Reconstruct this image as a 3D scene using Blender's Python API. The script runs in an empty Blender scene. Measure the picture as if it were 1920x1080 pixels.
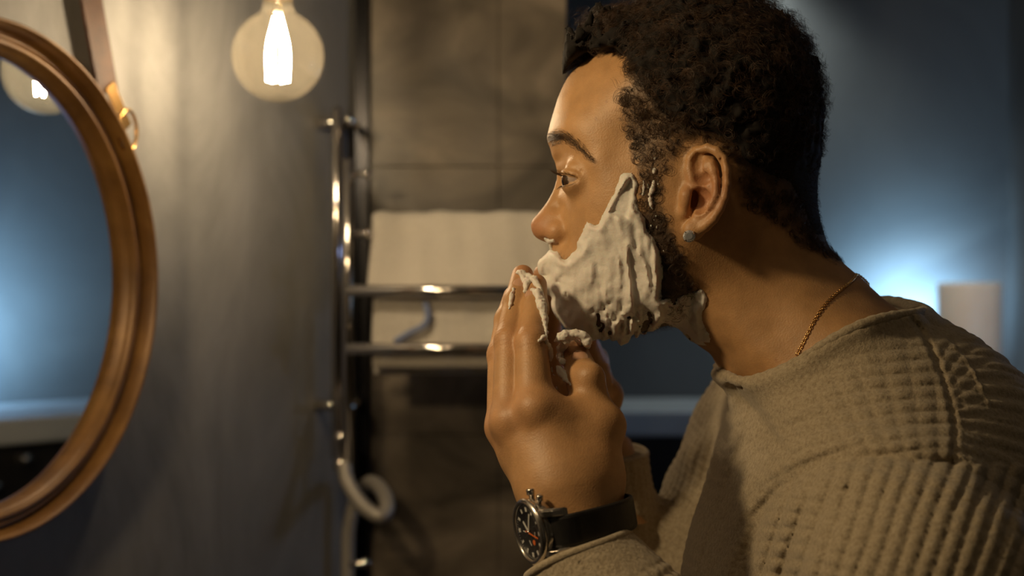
import bpy, bmesh, math, random, time
import numpy as np
from mathutils import Vector, Matrix
from mathutils.bvhtree import BVHTree
random.seed(7); rng = np.random.default_rng(7)
S = bpy.context.scene; COL = S.collection
F = 2667.0; ZC = 1.50                       # focal length in pixels, camera height
T0 = time.time()
# ------------------------------------------------------------------ camera, world, exposure
cd = bpy.data.cameras.new('camera'); cam = bpy.data.objects.new('camera', cd); COL.objects.link(cam)
cam.location = (0, -1, ZC); cam.rotation_euler = (math.pi/2, 0, 0)
cd.lens = 50.0; cd.sensor_width = 36.0; cd.clip_start = .02
cd.dof.use_dof = True; cd.dof.focus_distance = .935; cd.dof.aperture_fstop = 5.0
S.camera = cam
S.view_settings.view_transform = 'Standard'; S.view_settings.look = 'None'
S.view_settings.gamma = 1; S.view_settings.use_curve_mapping = False
S.view_settings.exposure = 0.0
w = bpy.data.worlds.new('world'); S.world = w; w.use_nodes = True
w.node_tree.nodes['Background'].inputs[0].default_value = (.55, .62, .8, 1)
w.node_tree.nodes['Background'].inputs[1].default_value = .035
S.cycles.max_bounces = 8; S.cycles.sample_clamp_indirect = 4.0
def light(name, kind, loc, energy, col, size=.05, aim=None, size_y=None, spot=None, blend=.5, label=None):
    l = bpy.data.lights.new(name, kind); l.energy = energy; l.color = col
    o = bpy.data.objects.new(name, l); COL.objects.link(o); o.location = loc
    if kind == 'AREA':
        l.size = size
        if size_y: l.shape = 'RECTANGLE'; l.size_y = size_y
    else: l.shadow_soft_size = size
    if kind == 'SPOT': l.spot_size = spot; l.spot_blend = blend
    if aim is not None:
        o.rotation_euler = (Vector(aim)-Vector(loc)).to_track_quat('-Z', 'Y').to_euler()
    return o
def P(px, py, Y=0.0):
    D = 1.0+Y
    return np.array([(px-960)*D/F, Y, ZC+(540-py)*D/F])
WARM = (1.0, .73, .40)
# twin of the globe lamp, on the other side of the round mirror (out of frame)
KEY = light('lamp_left', 'POINT', (-.40, -.30, ZC+.27), 8.2, WARM, .035)
# warm ceiling downlight over the washbasin
TOP = light('lamp_ceiling_warm', 'SPOT', (-.35, -.75, 2.35), 2.4, (1.0, .73, .42), .06, aim=(.08, 0, 1.45), spot=1.2, blend=.6)
# cool ceiling downlight over the bath alcove
COOL = light('lamp_ceiling_cool', 'SPOT', (.53, 2.03, 2.27), 8, (.86, .97, .95), .05, aim=(.55, 2.2, 0), spot=2.0, blend=.9)
VASE_FILL = light('vase_fill_spot', 'SPOT', (.70, .9, 2.4), 26, (1.0, .78, .58), .05, aim=(.93, 1.92, ZC-.05), spot=.42, blend=.6)  # added warm fill spot, unseen, only to brighten the vase
# blue led lights standing on the bath ledge, then an added unseen fill
LED1 = light('blue_led_or_fill', 'SPOT', (.892, 2.02, ZC-.080), 14, (.36, .68, 1.0), .02, aim=(.885, 2.15, ZC-.05), spot=2.75, blend=1)
LED2 = light('blue_led_or_fill', 'SPOT', (.93, .98, ZC-.12), 17, (.36, .68, 1.0), .03, aim=(1.10, 1.06, ZC-.06), spot=2.6, blend=1)
BLUE_FILL = light('blue_led_or_fill', 'POINT', (1.0, .75, ZC-.070), 1.6, (.42, .58, 1.0), .008)  # added out-of-view blue fill that brightens the ledge
# ------------------------------------------------------------------ helpers
def mk(name, verts, faces, mat=None, parent=None, smooth=True):
    me = bpy.data.meshes.new(name)
    verts = np.asarray(verts, np.float32); 
    if isinstance(faces, np.ndarray):
        n, k = faces.shape
        me.vertices.add(len(verts)); me.vertices.foreach_set('co', verts.ravel())
        me.loops.add(n*k); me.loops.foreach_set('vertex_index', faces.astype(np.int32).ravel())
        me.polygons.add(n); me.polygons.foreach_set('loop_start', np.arange(0, n*k, k, dtype=np.int32))
        me.update(calc_edges=True)
    else:
        me.from_pydata([tuple(v) for v in verts], [], faces)
    if smooth: me.polygons.foreach_set('use_smooth', [True]*len(me.polygons))
    me.validate()
    if mat: me.materials.append(mat)
    o = bpy.data.objects.new(name, me); COL.objects.link(o)
    if parent: o.parent = parent
    return o
def from_bm(name, bm, mat=None, parent=None, smooth=False):
    me = bpy.data.meshes.new(name); bm.to_mesh(me); bm.free()
    if smooth: me.polygons.foreach_set('use_smooth', [True]*len(me.polygons))
    if mat: me.materials.append(mat)
    o = bpy.data.objects.new(name, me); COL.objects.link(o)
    if parent: o.parent = parent
    return o
def tag(o, label=None, cat=None, group=None, kind=None):
    if label: o['label'] = label
    if cat: o['category'] = cat
    if group: o['group'] = group
    if kind: o['kind'] = kind
    return o
def empty(name, loc=(0, 0, 0)):
    o = bpy.data.objects.new(name, None); COL.objects.link(o); o.empty_display_size = .02
    o.location = loc
    return o
def adopt(child, parent):       # parent with the child's world place kept (parents are only ever translated)
    child.parent = parent; child.matrix_parent_inverse = Matrix.Translation(-Vector(parent.location))
def attr(o, name, arr):
    a = o.data.attributes.new(name, 'FLOAT' if arr.ndim == 1 else 'FLOAT_COLOR', 'POINT')
    if arr.ndim == 1: a.data.foreach_set('value', arr.astype(np.float32))
    else:
        c = np.ones((len(arr), 4), np.float32); c[:, :3] = arr; a.data.foreach_set('color', c.ravel())
def box_bm(bm, lo, hi, bev=0.0):
    r = bmesh.ops.create_cube(bm, size=1); vs = r['verts']
    for v in vs:
        v.co = Vector([lo[i]+(v.co[i]+.5)*(hi[i]-lo[i]) for i in range(3)])
    if bev > 0:
        es = list({e for v in vs for e in v.link_edges})
        bmesh.ops.bevel(bm, geom=es, offset=bev, segments=2, affect='EDGES', profile=.5)
def box(name, lo, hi, mat, parent=None, bev=0.0):
    bm = bmesh.new(); box_bm(bm, lo, hi, bev); return from_bm(name, bm, mat, parent)
def tube_data(pts, rad, seg=10, closed=False, cap=True):
    pts = np.asarray(pts, float); n = len(pts)
    rad = np.full(n, rad) if np.isscalar(rad) else np.asarray(rad, float)
    if closed: t = np.roll(pts, -1, 0)-np.roll(pts, 1, 0)
    else: t = np.gradient(pts, axis=0)
    t /= np.linalg.norm(t, axis=1)[:, None]+1e-12
    u = np.cross(t[0], [0, 0, 1.0]); 
    if np.linalg.norm(u) < .1: u = np.cross(t[0], [1.0, 0, 0])
    U = []
    for i in range(n):
        u = u-t[i]*np.dot(u, t[i]); u /= np.linalg.norm(u); U.append(u)
    U = np.array(U); V = np.cross(t, U)
    a = np.arange(seg)*2*np.pi/seg
    vs = pts[:, None]+rad[:, None, None]*(np.cos(a)[None, :, None]*U[:, None]+np.sin(a)[None, :, None]*V[:, None])
    vs = vs.reshape(-1, 3); fs = []
    m = n if closed else n-1
    for i in range(m):
        for j in range(seg):
            k = (j+1) % seg; i2 = (i+1) % n
            fs.append((i*seg+j, i*seg+k, i2*seg+k, i2*seg+j))
    if cap and not closed:
        fs.append(tuple(range(seg))[::-1]); fs.append(tuple((n-1)*seg+j for j in range(seg)))
    return vs, fs
def tube(name, pts, rad, mat, parent=None, seg=10, closed=False):
    v, f = tube_data(pts, rad, seg, closed); return mk(name, v, f, mat, parent)
def spline(pts, n, closed=False):
    p = np.asarray(pts, float); m = len(p); out = []
    segs = m if closed else m-1
    for i in range(segs):
        if closed: a, b, c, d = p[(i-1) % m], p[i], p[(i+1) % m], p[(i+2) % m]
        else:
            b, c = p[i], p[i+1]; a = p[i-1] if i > 0 else 2*b-c; d = p[i+2] if i+2 < m else 2*c-b
        for k in range(n):
            t = k/n
            out.append(.5*((2*b)+(-a+c)*t+(2*a-5*b+4*c-d)*t*t+(-a+3*b-3*c+d)*t**3))
    if not closed: out.append(p[-1])
    return np.array(out)
def lathe(name, prof, mat, org, ax, seg=96, parent=None, closed_prof=False, smooth=True):
    ax = np.array(ax, float); ax /= np.linalg.norm(ax)
    u = np.cross(ax, [0, 1, 0.2]); u /= np.linalg.norm(u); v = np.cross(ax, u)
    vs = []; n = len(prof)
    for i in range(seg):
        a = 2*np.pi*i/seg; d = math.cos(a)*u+math.sin(a)*v
        for r, h in prof: vs.append(np.array(org)+d*r+ax*h)
    fs = []
    for i in range(seg):
        i2 = (i+1) % seg
        for j in range(n if closed_prof else n-1):
            k = (j+1) % n
            fs.append((i*n+j, i2*n+j, i2*n+k, i*n+k))
    o = mk(name, vs, fs, mat, parent, smooth)
    bm = bmesh.new(); bm.from_mesh(o.data); bmesh.ops.remove_doubles(bm, verts=bm.verts, dist=1e-6)
    bmesh.ops.recalc_face_normals(bm, faces=bm.faces); bm.to_mesh(o.data); bm.free()
    return o
# ------------------------------------------------------------------ materials
def mat(name, col=(.5, .5, .5), rough=.5, metal=0.0, **kw):
    m = bpy.data.materials.new(name); m.use_nodes = True
    b = m.node_tree.nodes['Principled BSDF']
    b.inputs['Base Color'].default_value = (*col, 1); b.inputs['Roughness'].default_value = rough
    b.inputs['Metallic'].default_value = metal
    for k, v in kw.items(): b.inputs[k.replace('_', ' ')].default_value = v
    return m
def nd(m, t, **kw):
    n = m.node_tree.nodes.new(t)
    for k, v in kw.items():
        if k in n.inputs.keys(): n.inputs[k].default_value = v
        else: setattr(n, k, v)
    return n
def ln(m, a, b): m.node_tree.links.new(a, b)
def bsdf(m): return m.node_tree.nodes['Principled BSDF']
def noise_col(m, cols, scale, detail=6, rough=.6, vec=None, pos=None, dist=0.0):
    tc = nd(m, 'ShaderNodeTexCoord'); mp = nd(m, 'ShaderNodeMapping')
    ln(m, tc.outputs['Object'], mp.inputs[0])
    if vec: mp.inputs['Scale'].default_value = vec
    n = nd(m, 'ShaderNodeTexNoise', Scale=scale, Detail=detail, Roughness=rough, Distortion=dist); ln(m, mp.outputs[0], n.inputs['Vector'])
    r = nd(m, 'ShaderNodeValToRGB'); e = r.color_ramp.elements
    pos = pos or [.3+.4*i/(len(cols)-1) for i in range(len(cols))]
    e[0].position = pos[0]; e[0].color = (*cols[0], 1); e[1].position = pos[-1]; e[1].color = (*cols[-1], 1)
    for p_, c in list(zip(pos, cols))[1:-1]:
        q = e.new(p_); q.color = (*c, 1)
    ln(m, n.outputs['Fac'], r.inputs[0]); ln(m, r.outputs[0], bsdf(m).inputs['Base Color'])
    return n, mp, r
def bump(m, src, strength, dist=.001):
    b = nd(m, 'ShaderNodeBump', Strength=strength, Distance=dist); ln(m, src, b.inputs['Height'])
    ln(m, b.outputs[0], bsdf(m).inputs['Normal']); return b
M = {}
M['plaster'] = mat('plaster', rough=.62); n, mp, r = noise_col(M['plaster'], [(.13, .125, .122), (.235, .228, .22), (.35, .34, .33)], 3.2, 9, .66, vec=(1, 1, .55), dist=.8)
bump(M['plaster'], n.outputs['Fac'], .35, .01)
M['blue_wall'] = mat('grey_plaster_alcove', rough=.7); n, mp, r = noise_col(M['blue_wall'], [(.10, .10, .10), (.17, .17, .165)], 2.6, 7, .6, dist=.6)
bump(M['blue_wall'], n.outputs['Fac'], .2, .01)
M['tile'] = mat('stone_tile', rough=.42); n, mp, r = noise_col(M['tile'], [(.075, .060, .043), (.17, .138, .10), (.33, .27, .20)], 4.5, 8, .55, vec=(1, 1, 1.7), pos=[.36, .52, .70], dist=.9)
bump(M['tile'], n.outputs['Fac'], .2, .004)
M['grout'] = mat('grout', (.075, .062, .05), .9)
M['dark'] = mat('dark_tile', rough=.35); noise_col(M['dark'], [(.012, .011, .010), (.035, .03, .028)], 5)
M['ledge'] = mat('white_acrylic', (.62, .64, .66), .25); noise_col(M['ledge'], [(.58, .6, .62), (.68, .69, .7)], 8)
M['ceiling'] = mat('ceiling_paint', (.35, .33, .31), .9); noise_col(M['ceiling'], [(.3, .29, .27), (.38, .36, .34)], 3)
M['floor'] = mat('floor_tile', (.06, .055, .05), .4); noise_col(M['floor'], [(.04, .036, .033), (.09, .08, .07)], 4)
M['mirror'] = mat('mirror_glass', (.86, .9, .93), .015, 1.0)
M['wood'] = mat('bronzed_wood', (.3, .14, .04), .42, .15)
n, mp, r = noise_col(M['wood'], [(.075, .033, .009), (.18, .085, .021), (.30, .155, .042)], 9, 6, .6, vec=(1, 1, 1), dist=.4)
bump(M['wood'], n.outputs['Fac'], .25, .002)
M['leather'] = mat('brown_leather', (.10, .035, .014), .55); n, mp, r = noise_col(M['leather'], [(.045, .015, .006), (.095, .036, .014)], 40, 8)
bump(M['leather'], n.outputs['Fac'], .3, .001)
M['brass'] = mat('brass', (.62, .36, .13), .25, 1.0)
M['gold'] = mat('gold', (.95, .62, .25), .18, 1.0)
M['chrome'] = mat('chrome', (.72, .68, .64), .12, 1.0)
M['steel'] = mat('brushed_steel', (.62, .58, .53), .22, 1.0)
M['black_metal'] = mat('black_metal', (.02, .02, .022), .3, 1.0)
M['towel'] = mat('towel', (.60, .55, .48), .95, Sheen_Weight=.4)
n, mp, r = noise_col(M['towel'], [(.56, .515, .445), (.64, .59, .515)], 260, 4)
bump(M['towel'], n.outputs['Fac'], .5, .002)
M['cream'] = mat('cream_ceramic', (.72, .66, .58), .45, Subsurface_Weight=.15); noise_col(M['cream'], [(.68, .62, .54), (.76, .7, .62)], 12)
M['hose'] = mat('grey_braided_hose', (.45, .42, .38), .45, .3)
M['strap'] = mat('black_leather', (.008, .0075, .007), .5); n, mp, r = noise_col(M['strap'], [(.006, .0055, .005), (.014, .012, .011)], 300, 6)
bump(M['strap'], n.outputs['Fac'], .3, .0005)
M['dial'] = mat('black_dial', (.006, .006, .007), .4)
M['white'] = mat('off_white_paint', (.75, .74, .7), .5)
M['orange'] = mat('orange_paint', (.85, .18, .02), .45)
M['socket'] = mat('brass_lamp_holder', (.5, .36, .16), .3, 1.0)
# thin clear glass: light passes straight through, edges and highlights reflect
def thin_glass(name, tint, k=1.0):
    m = bpy.data.materials.new(name); m.use_nodes = True; nt = m.node_tree; nt.nodes.clear()
    out = nd(m, 'ShaderNodeOutputMaterial'); mx = nd(m, 'ShaderNodeMixShader'); tr = nd(m, 'ShaderNodeBsdfTransparent'); gl = nd(m, 'ShaderNodeBsdfGlossy', Roughness=.03)
    tr.inputs[0].default_value = (*tint, 1); gl.inputs[0].default_value = (1, .93, .82, 1)
    if k == 1.0:      # faint amber translucency added so the globe holds a luminous warm haze
        tl = nd(m, 'ShaderNodeBsdfTranslucent'); tl.inputs[0].default_value = (1, .86, .62, 1); m2 = nd(m, 'ShaderNodeMixShader'); m2.inputs[0].default_value = .013; ln(m, tr.outputs[0], m2.inputs[1]); ln(m, tl.outputs[0], m2.inputs[2]); tr = m2
    lw = nd(m, 'ShaderNodeLayerWeight', Blend=.2*k); lw.inputs['Blend'].default_value = .5; pw = nd(m, 'ShaderNodeMath', operation='POWER'); pw.inputs[1].default_value = 3.5; ml = nd(m, 'ShaderNodeMath', operation='MULTIPLY_ADD'); ml.inputs[1].default_value = .75*k; ml.inputs[2].default_value = .035; ln(m, lw.outputs['Facing'], pw.inputs[0]); ln(m, pw.outputs[0], ml.inputs[0]); ln(m, ml.outputs[0], mx.inputs[0]); ln(m, tr.outputs[0], mx.inputs[1]); ln(m, gl.outputs[0], mx.inputs[2]); ln(m, mx.outputs[0], out.inputs[0])
    return m
M['bulb_glass'] = thin_glass('bulb_glass', (.96, .90, .78))
M['watch_glass'] = thin_glass('watch_glass', (1, 1, 1), .6)
def emit(name, col, s):
    m = bpy.data.materials.new(name); m.use_nodes = True; nt = m.node_tree; nt.nodes.clear()
    out = nd(m, 'ShaderNodeOutputMaterial'); e = nd(m, 'ShaderNodeEmission', Strength=s); e.inputs[0].default_value = (*col, 1); ln(m, e.outputs[0], out.inputs[0]); return m
M['filament'] = emit('glowing_filament', (1.0, .82, .58), 420)
M['led'] = emit('blue_led', (.30, .62, 1.0), 30)
# ------------------------------------------------------------------ the room
PHI = math.radians(69); TX, TY = math.cos(PHI), math.sin(PHI)          # mirror wall runs along (TX, TY)
NX, NY = math.sin(PHI), -math.cos(PHI)                                   # and faces (NX, NY)
OFF = -.8996                                                             # its mirror glass plane, camera at the origin
def W2(t, h, z=0.0):      # t metres along the mirror wall, h metres in front of the glass plane, z above eye level
    return np.array([(OFF+h)*NX+t*TX, -1+(OFF+h)*NY+t*TY, ZC+z])
BX = P(636, 540, .98)[0]                                                 # the back wall stands at Y = .98
def slab(name, a, b, thick, z0, z1, m, kind='structure', parent=None):   # vertical wall from a to b, body behind (right of a->b)
    a = np.array(a, float); b = np.array(b, float); d = (b-a)/np.linalg.norm(b-a); n = np.array([d[1], -d[0]])*-1
    q = [a, b, b+n*thick, a+n*thick]
    vs = [(p[0], p[1], z) for z in (z0, z1) for p in q]
    fs = [(0, 1, 2, 3), (7, 6, 5, 4), (0, 4, 5, 1), (1, 5, 6, 2), (2, 6, 7, 3), (3, 7, 4, 0)]
    o = mk(name, vs, fs, m, parent, smooth=False)
    bm = bmesh.new(); bm.from_mesh(o.data); bmesh.ops.recalc_face_normals(bm, faces=bm.faces); bm.to_mesh(o.data); bm.free()
    return tag(o, kind=kind) if parent is None else o
hw = -.012
tc_ = None
for i in range(2000):                                                    # where the mirror wall meets the back wall
    t = i*.001+.5; p = W2(t, hw)
    if p[1] >= .98: tc_ = t; break
A = W2(tc_, hw); B_ = W2(-1.0, hw)
slab('wall_left', (B_[0], B_[1]), (A[0], A[1]), .12, 0, 2.5, M['plaster'])
RX = P(1062, 540, .98)[0]
slab('wall_back', (A[0], .992), (RX, .992), .12, 0, 2.5, M['grout'])
wb = bpy.data.objects['wall_back']
# large stone tiles on the back wall, recessed joints
zs = [0, .13, .52, .90, ZC+(540-815)/F*1.98, ZC+(540-310)/F*1.98, 2.06, 2.5]
xs = [A[0]+.002, P(935, 0, .98)[0], RX]
zs = [0, .36, .86, ZC+(540-815)/F*1.98, ZC+(540-312)/F*1.98, 2.06, 2.5]
for i in range(len(zs)-1):
    for j in range(2):
        g = .0004
        o = box('tile', (xs[j]+g, .98, zs[i]+g), (xs[j+1]-g, .9925, zs[i+1]-g), M['tile'], wb, bev=.0007)
YB = 2.15; XR = 1.10
slab('wall_return', (RX, .992), (RX, YB), .10, 0, 2.5, M['blue_wall'])
slab('wall_alcove', (RX, YB), (XR+.02, YB), .12, 0, 2.5, M['blue_wall'])
slab('wall_right', (XR, YB), (XR, -2.3), .12, 0, 2.5, M['blue_wall'])
slab('wall_behind_camera', (XR, -2.3), (B_[0]-.8, -2.3), .12, 0, 2.5, M['plaster'])
slab('wall_near_left', (B_[0]-.8, -2.3), (B_[0], B_[1]), .12, 0, 2.5, M['plaster'])
tag(box('floor', (-2.2, -2.45, -.1), (1.3, 2.35, 0), M['floor']), kind='structure')
tag(box('ceiling', (-2.2, -2.45, 2.5), (1.3, 2.35, 2.6), M['ceiling']), kind='structure')
# dark metal profile in the corner beside the heater
tag(box('trim_1', (A[0]+.001, .955, 0), (A[0]+.018, .979, 2.5), M['black_metal']), kind='structure')
# bath: dark tiled apron and white rim running along the alcove and the right wall
ZL = ZC+(540-800)/F*2.9-.010
def frus(name, lo, hi, m, kind='structure'): return tag(box(name, lo, hi, m, bev=.004), kind=kind)
LD = empty('bath_surround', (.6, 1.9, 0)); tag(LD, 'white-rimmed bath surround with dark tiled sides along the blue-lit wall', 'bath')
for nme, lo, hi, m in (('rim', (RX+.001, 1.80, ZL), (XR-.002, YB-.002, ZL+.05), M['ledge']), ('rim', (.78, -.9, ZL), (XR-.002, 1.799, ZL+.05), M['ledge']),
                       ('apron', (RX+.004, 1.825, 0), (XR-.002, YB-.002, ZL-.0005), M['dark']), ('apron', (.81, -.88, 0), (XR-.002, 1.824, ZL-.0005), M['dark'])):
    adopt(box(nme, lo, hi, m, bev=.006 if nme == 'rim' else 0), LD)
# chrome taps standing on the dark side (small glints in the mirror)
for k, (y, z) in enumerate(((1.02, ZL-.03), (1.12, ZL-.055), (.96, ZL-.075))):
    kb = lathe('knob', [(0, 0), (.012, 0), (.012, .006), (.006, .009), (.006, .016), (.010, .02), (.010, .028), (0, .03)], M['chrome'], (.81, y, z), (-1, 0, 0), 20)
    adopt(kb, LD)
# pale cylinder vase with an inner wall, on the rim
vx, vy = P(1817, 0, 1.92)[0], 1.92
r0 = 58/F*2.92
vz = ZL+.05; vt = ZC+(540-530)/F*2.92
v = lathe('vase', [(0, vz), (r0-.006, vz), (r0-.001, vz+.005), (r0, vt-.006), (r0-.002, vt-.001), (r0-.006, vt), (r0-.010, vt-.004), (r0-.011, vz+.02), (0, vz+.018)], M['cream'], (vx, vy, 0), (0, 0, 1), 64)
tag(v, 'tall cream cylindrical vase standing on the white rim behind the shoulder', 'vase')
# slender blue led lamps standing on the rim, each with its light at the tip; the nearest one added for the fill
for (x, y) in ((.885, 2.02), (.93, .98), (1.0, .75)):
    o = lathe('led_or_fill_lamp', [(0, 0), (.028, 0), (.028, .010), (.006, .014), (.004, .13), (0, .13)], M['black_metal'], (x, y, ZL+.05), (0, 0, 1), 32)
    tag(o, 'slender blue lamp standing on the white rim ' + ('behind the cream vase' if y > 1.5 else ('along the right wall' if y > .9 else 'along the right wall nearest the camera, added as unseen blue fill')), 'light')
    lens = lathe('lens', [(0, .1305), (.004, .1305), (.003, .134), (0, .135)], M['led'], (x, y, ZL+.05), (0, 0, 1), 16, parent=o)
# ------------------------------------------------------------------ round mirror
CU, CZ, RO = 1.0149, .0073, .2319
C3 = W2(CU, 0, CZ); AX = (NX, NY, 0)
MR = empty('round_mirror', tuple(W2(CU, 0, CZ))); tag(MR, 'round wall mirror in a deep bronzed wooden frame hung from a leather strap', 'mirror')
prof = [(RO-.036, -.006), (RO-.036, .0055), (RO-.034, .008), (RO-.0335, .014), (RO-.031, .0165), (RO-.0285, .020), (RO-.028, .0235), (RO-.0245, .0255), (RO-.0225, .0245), (RO-.022, .0175),
        (RO-.019, .0205), (RO-.017, .022), (RO-.0145, .0225), (RO-.013, .0140), (RO-.0095, .0125), (RO-.008, .021), (RO-.0065, .036), (RO-.0045, .0435), (RO-.002, .046), (RO, .0445), (RO+.0005, .040), (RO-.001, .02), (RO-.001, -.0115), (RO-.03, -.0115)]
prof = [(RO+(r_-RO)*.74, h_ if h_ < 0 else h_*.62) for r_, h_ in prof]
fr = lathe('frame', prof, M['wood'], tuple(C3), AX, 160, closed_prof=True); adopt(fr, MR)
gl = lathe('glass', [(0, -.004), (RO-.0268, -.004), (RO-.0268, .0), (0, .0)], M['mirror'], tuple(C3), AX, 128, smooth=False); adopt(gl, MR)
# steam drops on the frame and strap with its ring
hk = W2(.02+CU+RO*math.cos(math.radians(52))-.02, .02, CZ+RO*math.sin(math.radians(52)))
def ringpt(ang, dr, h):
    return W2(CU+(RO+dr)*math.cos(ang), h, CZ+(RO+dr)*math.sin(ang))
def findang(px, py, h=.045, dr=0):
    best = None
    for i in range(3600):
        a = i*math.pi/1800; p = ringpt(a, dr, h); D = p[1]+1
        d = (960+F*p[0]/D-px)**2+(540-F*(p[2]-ZC)/D-py)**2
        if best is None or d < best[0]: best = (d, a)
    return best[1]
a0 = findang(236, 258, .028)
rc = ringpt(a0, .012, .020)
tdir = W2(1, 0, 0)-W2(0, 0, 0)
rp = [rc+.0165*(math.cos(t)*tdir*.9+math.sin(t)*np.array([0, 0, 1.25])) for t in np.linspace(0, 2*math.pi, 40, endpoint=False)]
adopt(tube('ring', rp, .0019, M['brass'], seg=10, closed=True), MR)
def strap(p0, p1, wd, th, m, name):
    p0 = np.array(p0); p1 = np.array(p1); d = p1-p0; L = np.linalg.norm(d); d /= L
    n_ = np.array([NX, NY, 0]); s = np.cross(d, n_); s /= np.linalg.norm(s)
    n = 14; vs = []; fs = []
    for i in range(n+1):
        c = p0+d*L*i/n
        for (a, b) in ((-1, 0), (-.96, 1), (.96, 1), (1, 0)): vs.append(c+s*wd/2*a+n_*th*b)
    for i in range(n):
        for j in range(4): fs.append((i*4+j, i*4+(j+1) % 4, i*4+4+(j+1) % 4, i*4+4+j))
    fs.append((0, 1, 2, 3)); fs.append((n*4+3, n*4+2, n*4+1, n*4))
    o = mk(name, vs, fs, m, smooth=False); bm = bmesh.new(); bm.from_mesh(o.data); bmesh.ops.recalc_face_normals(bm, faces=bm.faces); bm.to_mesh(o.data); bm.free(); return o
def wallpt(px, py, h):     # point on plane h in front of glass plane seen at a pixel
    rx = (px-960)/F; D = (OFF+h)/(rx*NX+NY); return np.array([rx*D, D-1, ZC+(540-py)*D/F])
s0 = wallpt(236, 262, .0); s1 = wallpt(192, 130, .0); s2 = wallpt(158, -60, .0)
top = s1+(s2-s1)*1.5
adopt(strap(s1+(s1-s2)*.24, top, .033, .003, M['leather'], 'strap'), MR)
q0 = s1+(s1-s2)*.16
adopt(strap(wallpt(237, 240, .004), q0+np.array([NX, NY, 0])*.004, .016, .002, M['brass'], 'strap_clip'), MR)
pgz = top
adopt(lathe('peg', [(0, -.012), (.012, -.012), (.012, .02), (.018, .024), (.018, .03), (0, .033)], M['brass'], tuple(top), AX, 32), MR)
bmd = bmesh.new()
for k in range(46):
    a = random.uniform(-2.05, -.75) if k < 34 else random.uniform(-.7, .9); dr = random.choice([-.0159, -.0181, -.0118, -.0007]); h = {-.0159: .0133, -.0181: .0158, -.0118: .0138, -.0007: .028}[dr]
    p = ringpt(a, dr, h); r = random.uniform(.0005, .0013)
    bmesh.ops.create_icosphere(bmd, subdivisions=1, radius=r, matrix=Matrix.Translation(Vector(p)))
dr_ = from_bm('water_drops', bmd, mat('water', (1, 1, 1), .02, Transmission_Weight=1.0, IOR=1.33), smooth=True); adopt(dr_, MR); dr_['kind'] = 'stuff'
# ------------------------------------------------------------------ globe lamp
BC = P(521, 105, .47); RB = .0475
LP = empty('globe_lamp', tuple(BC)); tag(LP, 'large clear globe light bulb with glowing filaments hanging beside the mirror', 'lamp')
pr = [(0, -RB)]+[(RB*math.sin(t), -RB*math.cos(t)) for t in np.linspace(.06, math.pi-.42, 40)]
pr += [(.0168, .0475), (.0152, .053), (.0150, .062)]
adopt(lathe('bulb_glass', pr, M['bulb_glass'], tuple(BC), (0, 0, 1), 64), LP)
adopt(lathe('lamp_cap', [(0, .060), (.0155, .060), (.0165, .063), (.0148, .066), (.0158, .070), (.0148, .073), (.02, .078), (.02, .125), (.012, .132), (.004, .135), (.004, .42), (0, .42)], M['socket'], tuple(BC), (0, 0, 1), 40), LP)
adopt(lathe('stem', [(0, .058), (.006, .058), (.0045, .045), (.0035, .03), (.0025, .022), (0, .02)], thin_glass('stem_glass', (.95, .93, .88), 1.4), tuple(BC), (0, 0, 1), 24), LP)
for k in range(6):
    a = k*math.pi/3+.3
    p0 = BC+np.array([.0035*math.cos(a), .0035*math.sin(a), .040]); p1 = BC+np.array([.0105*math.cos(a), .0105*math.sin(a), -.026]); pm = (p0+p1)/2+np.array([.004*math.cos(a), .004*math.sin(a), 0])
    adopt(tube('filament', spline([p0, pm, p1], 5), .0011, M['filament'], seg=8), LP)
bs = [BC+np.array([.0105*math.cos(k*math.pi/3+.3), .0105*math.sin(k*math.pi/3+.3), -.0265]) for k in range(6)]
adopt(tube('support_wire', bs, .0004, M['steel'], seg=6, closed=True), LP)
# the wall arm that carries the lamp
adopt(tube('bracket', spline([BC+np.array([0, 0, .40]), BC+np.array([-.02, .01, .43]), BC+np.array([-.14, .055, .45]), BC+np.array([-.155, .062, .45])], 6), .006, M['socket']), LP)
# ------------------------------------------------------------------ towel heater
HT = empty('towel_radiator', (BX+.1, .95, ZC-.5)); tag(HT, 'chrome ladder towel radiator with two round uprights and crossbars', 'radiator')
def zpx(py, Y): return ZC+(540-py)*(1+Y)/F
def hp(o): adopt(o, HT); return o
Y1 = .86; x1 = P(631, 0, Y1)[0]
hp(tube('upright', [(x1, Y1, zpx(860, Y1)), (x1, Y1, zpx(205, Y1)), (x1, Y1, zpx(200, Y1))], [.0072, .0072, .004], M['chrome'], seg=20))
Y2 = .82; x2 = P(652, 0, Y2)[0]
hp(tube('upright', [(x2, Y2, zpx(870, Y2)), (x2, Y2, zpx(300, Y2)), (x2, Y2, zpx(297, Y2))], [.0062, .0062, .003], M['chrome'], seg=20))
x3 = P(1190, 0, Y2)[0]
x3 = RX-.012
hp(tube('upright', [(x3, Y2, zpx(870, Y2)), (x3, Y2, zpx(300, Y2)), (x3, Y2, zpx(297, Y2))], [.0062, .0062, .003], M['chrome'], seg=20))
for py, Yb in ((545, .77), (654, .77)):
    z = zpx(py, Yb); xa = P(648, 0, Yb)[0]
    hp(tube('crossbar', [(xa, Yb, z), (xa+.002, Yb, z), (RX-.006, Yb, z), (RX-.004, Yb, z)], [.003, .0072, .0072, .003], M['chrome'], seg=20))
for py in (326, 438, 1060):
    z = zpx(py, Y2); hp(lathe('hook', [(0, 0), (.0045, 0), (.0045, .016), (.0062, .018), (.0066, .022), (.005, .026), (0, .027)], M['chrome'], (x2+.003, Y2+.004, z), (.9, -.1 if py < 1000 else .5, 0), 20))
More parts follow.
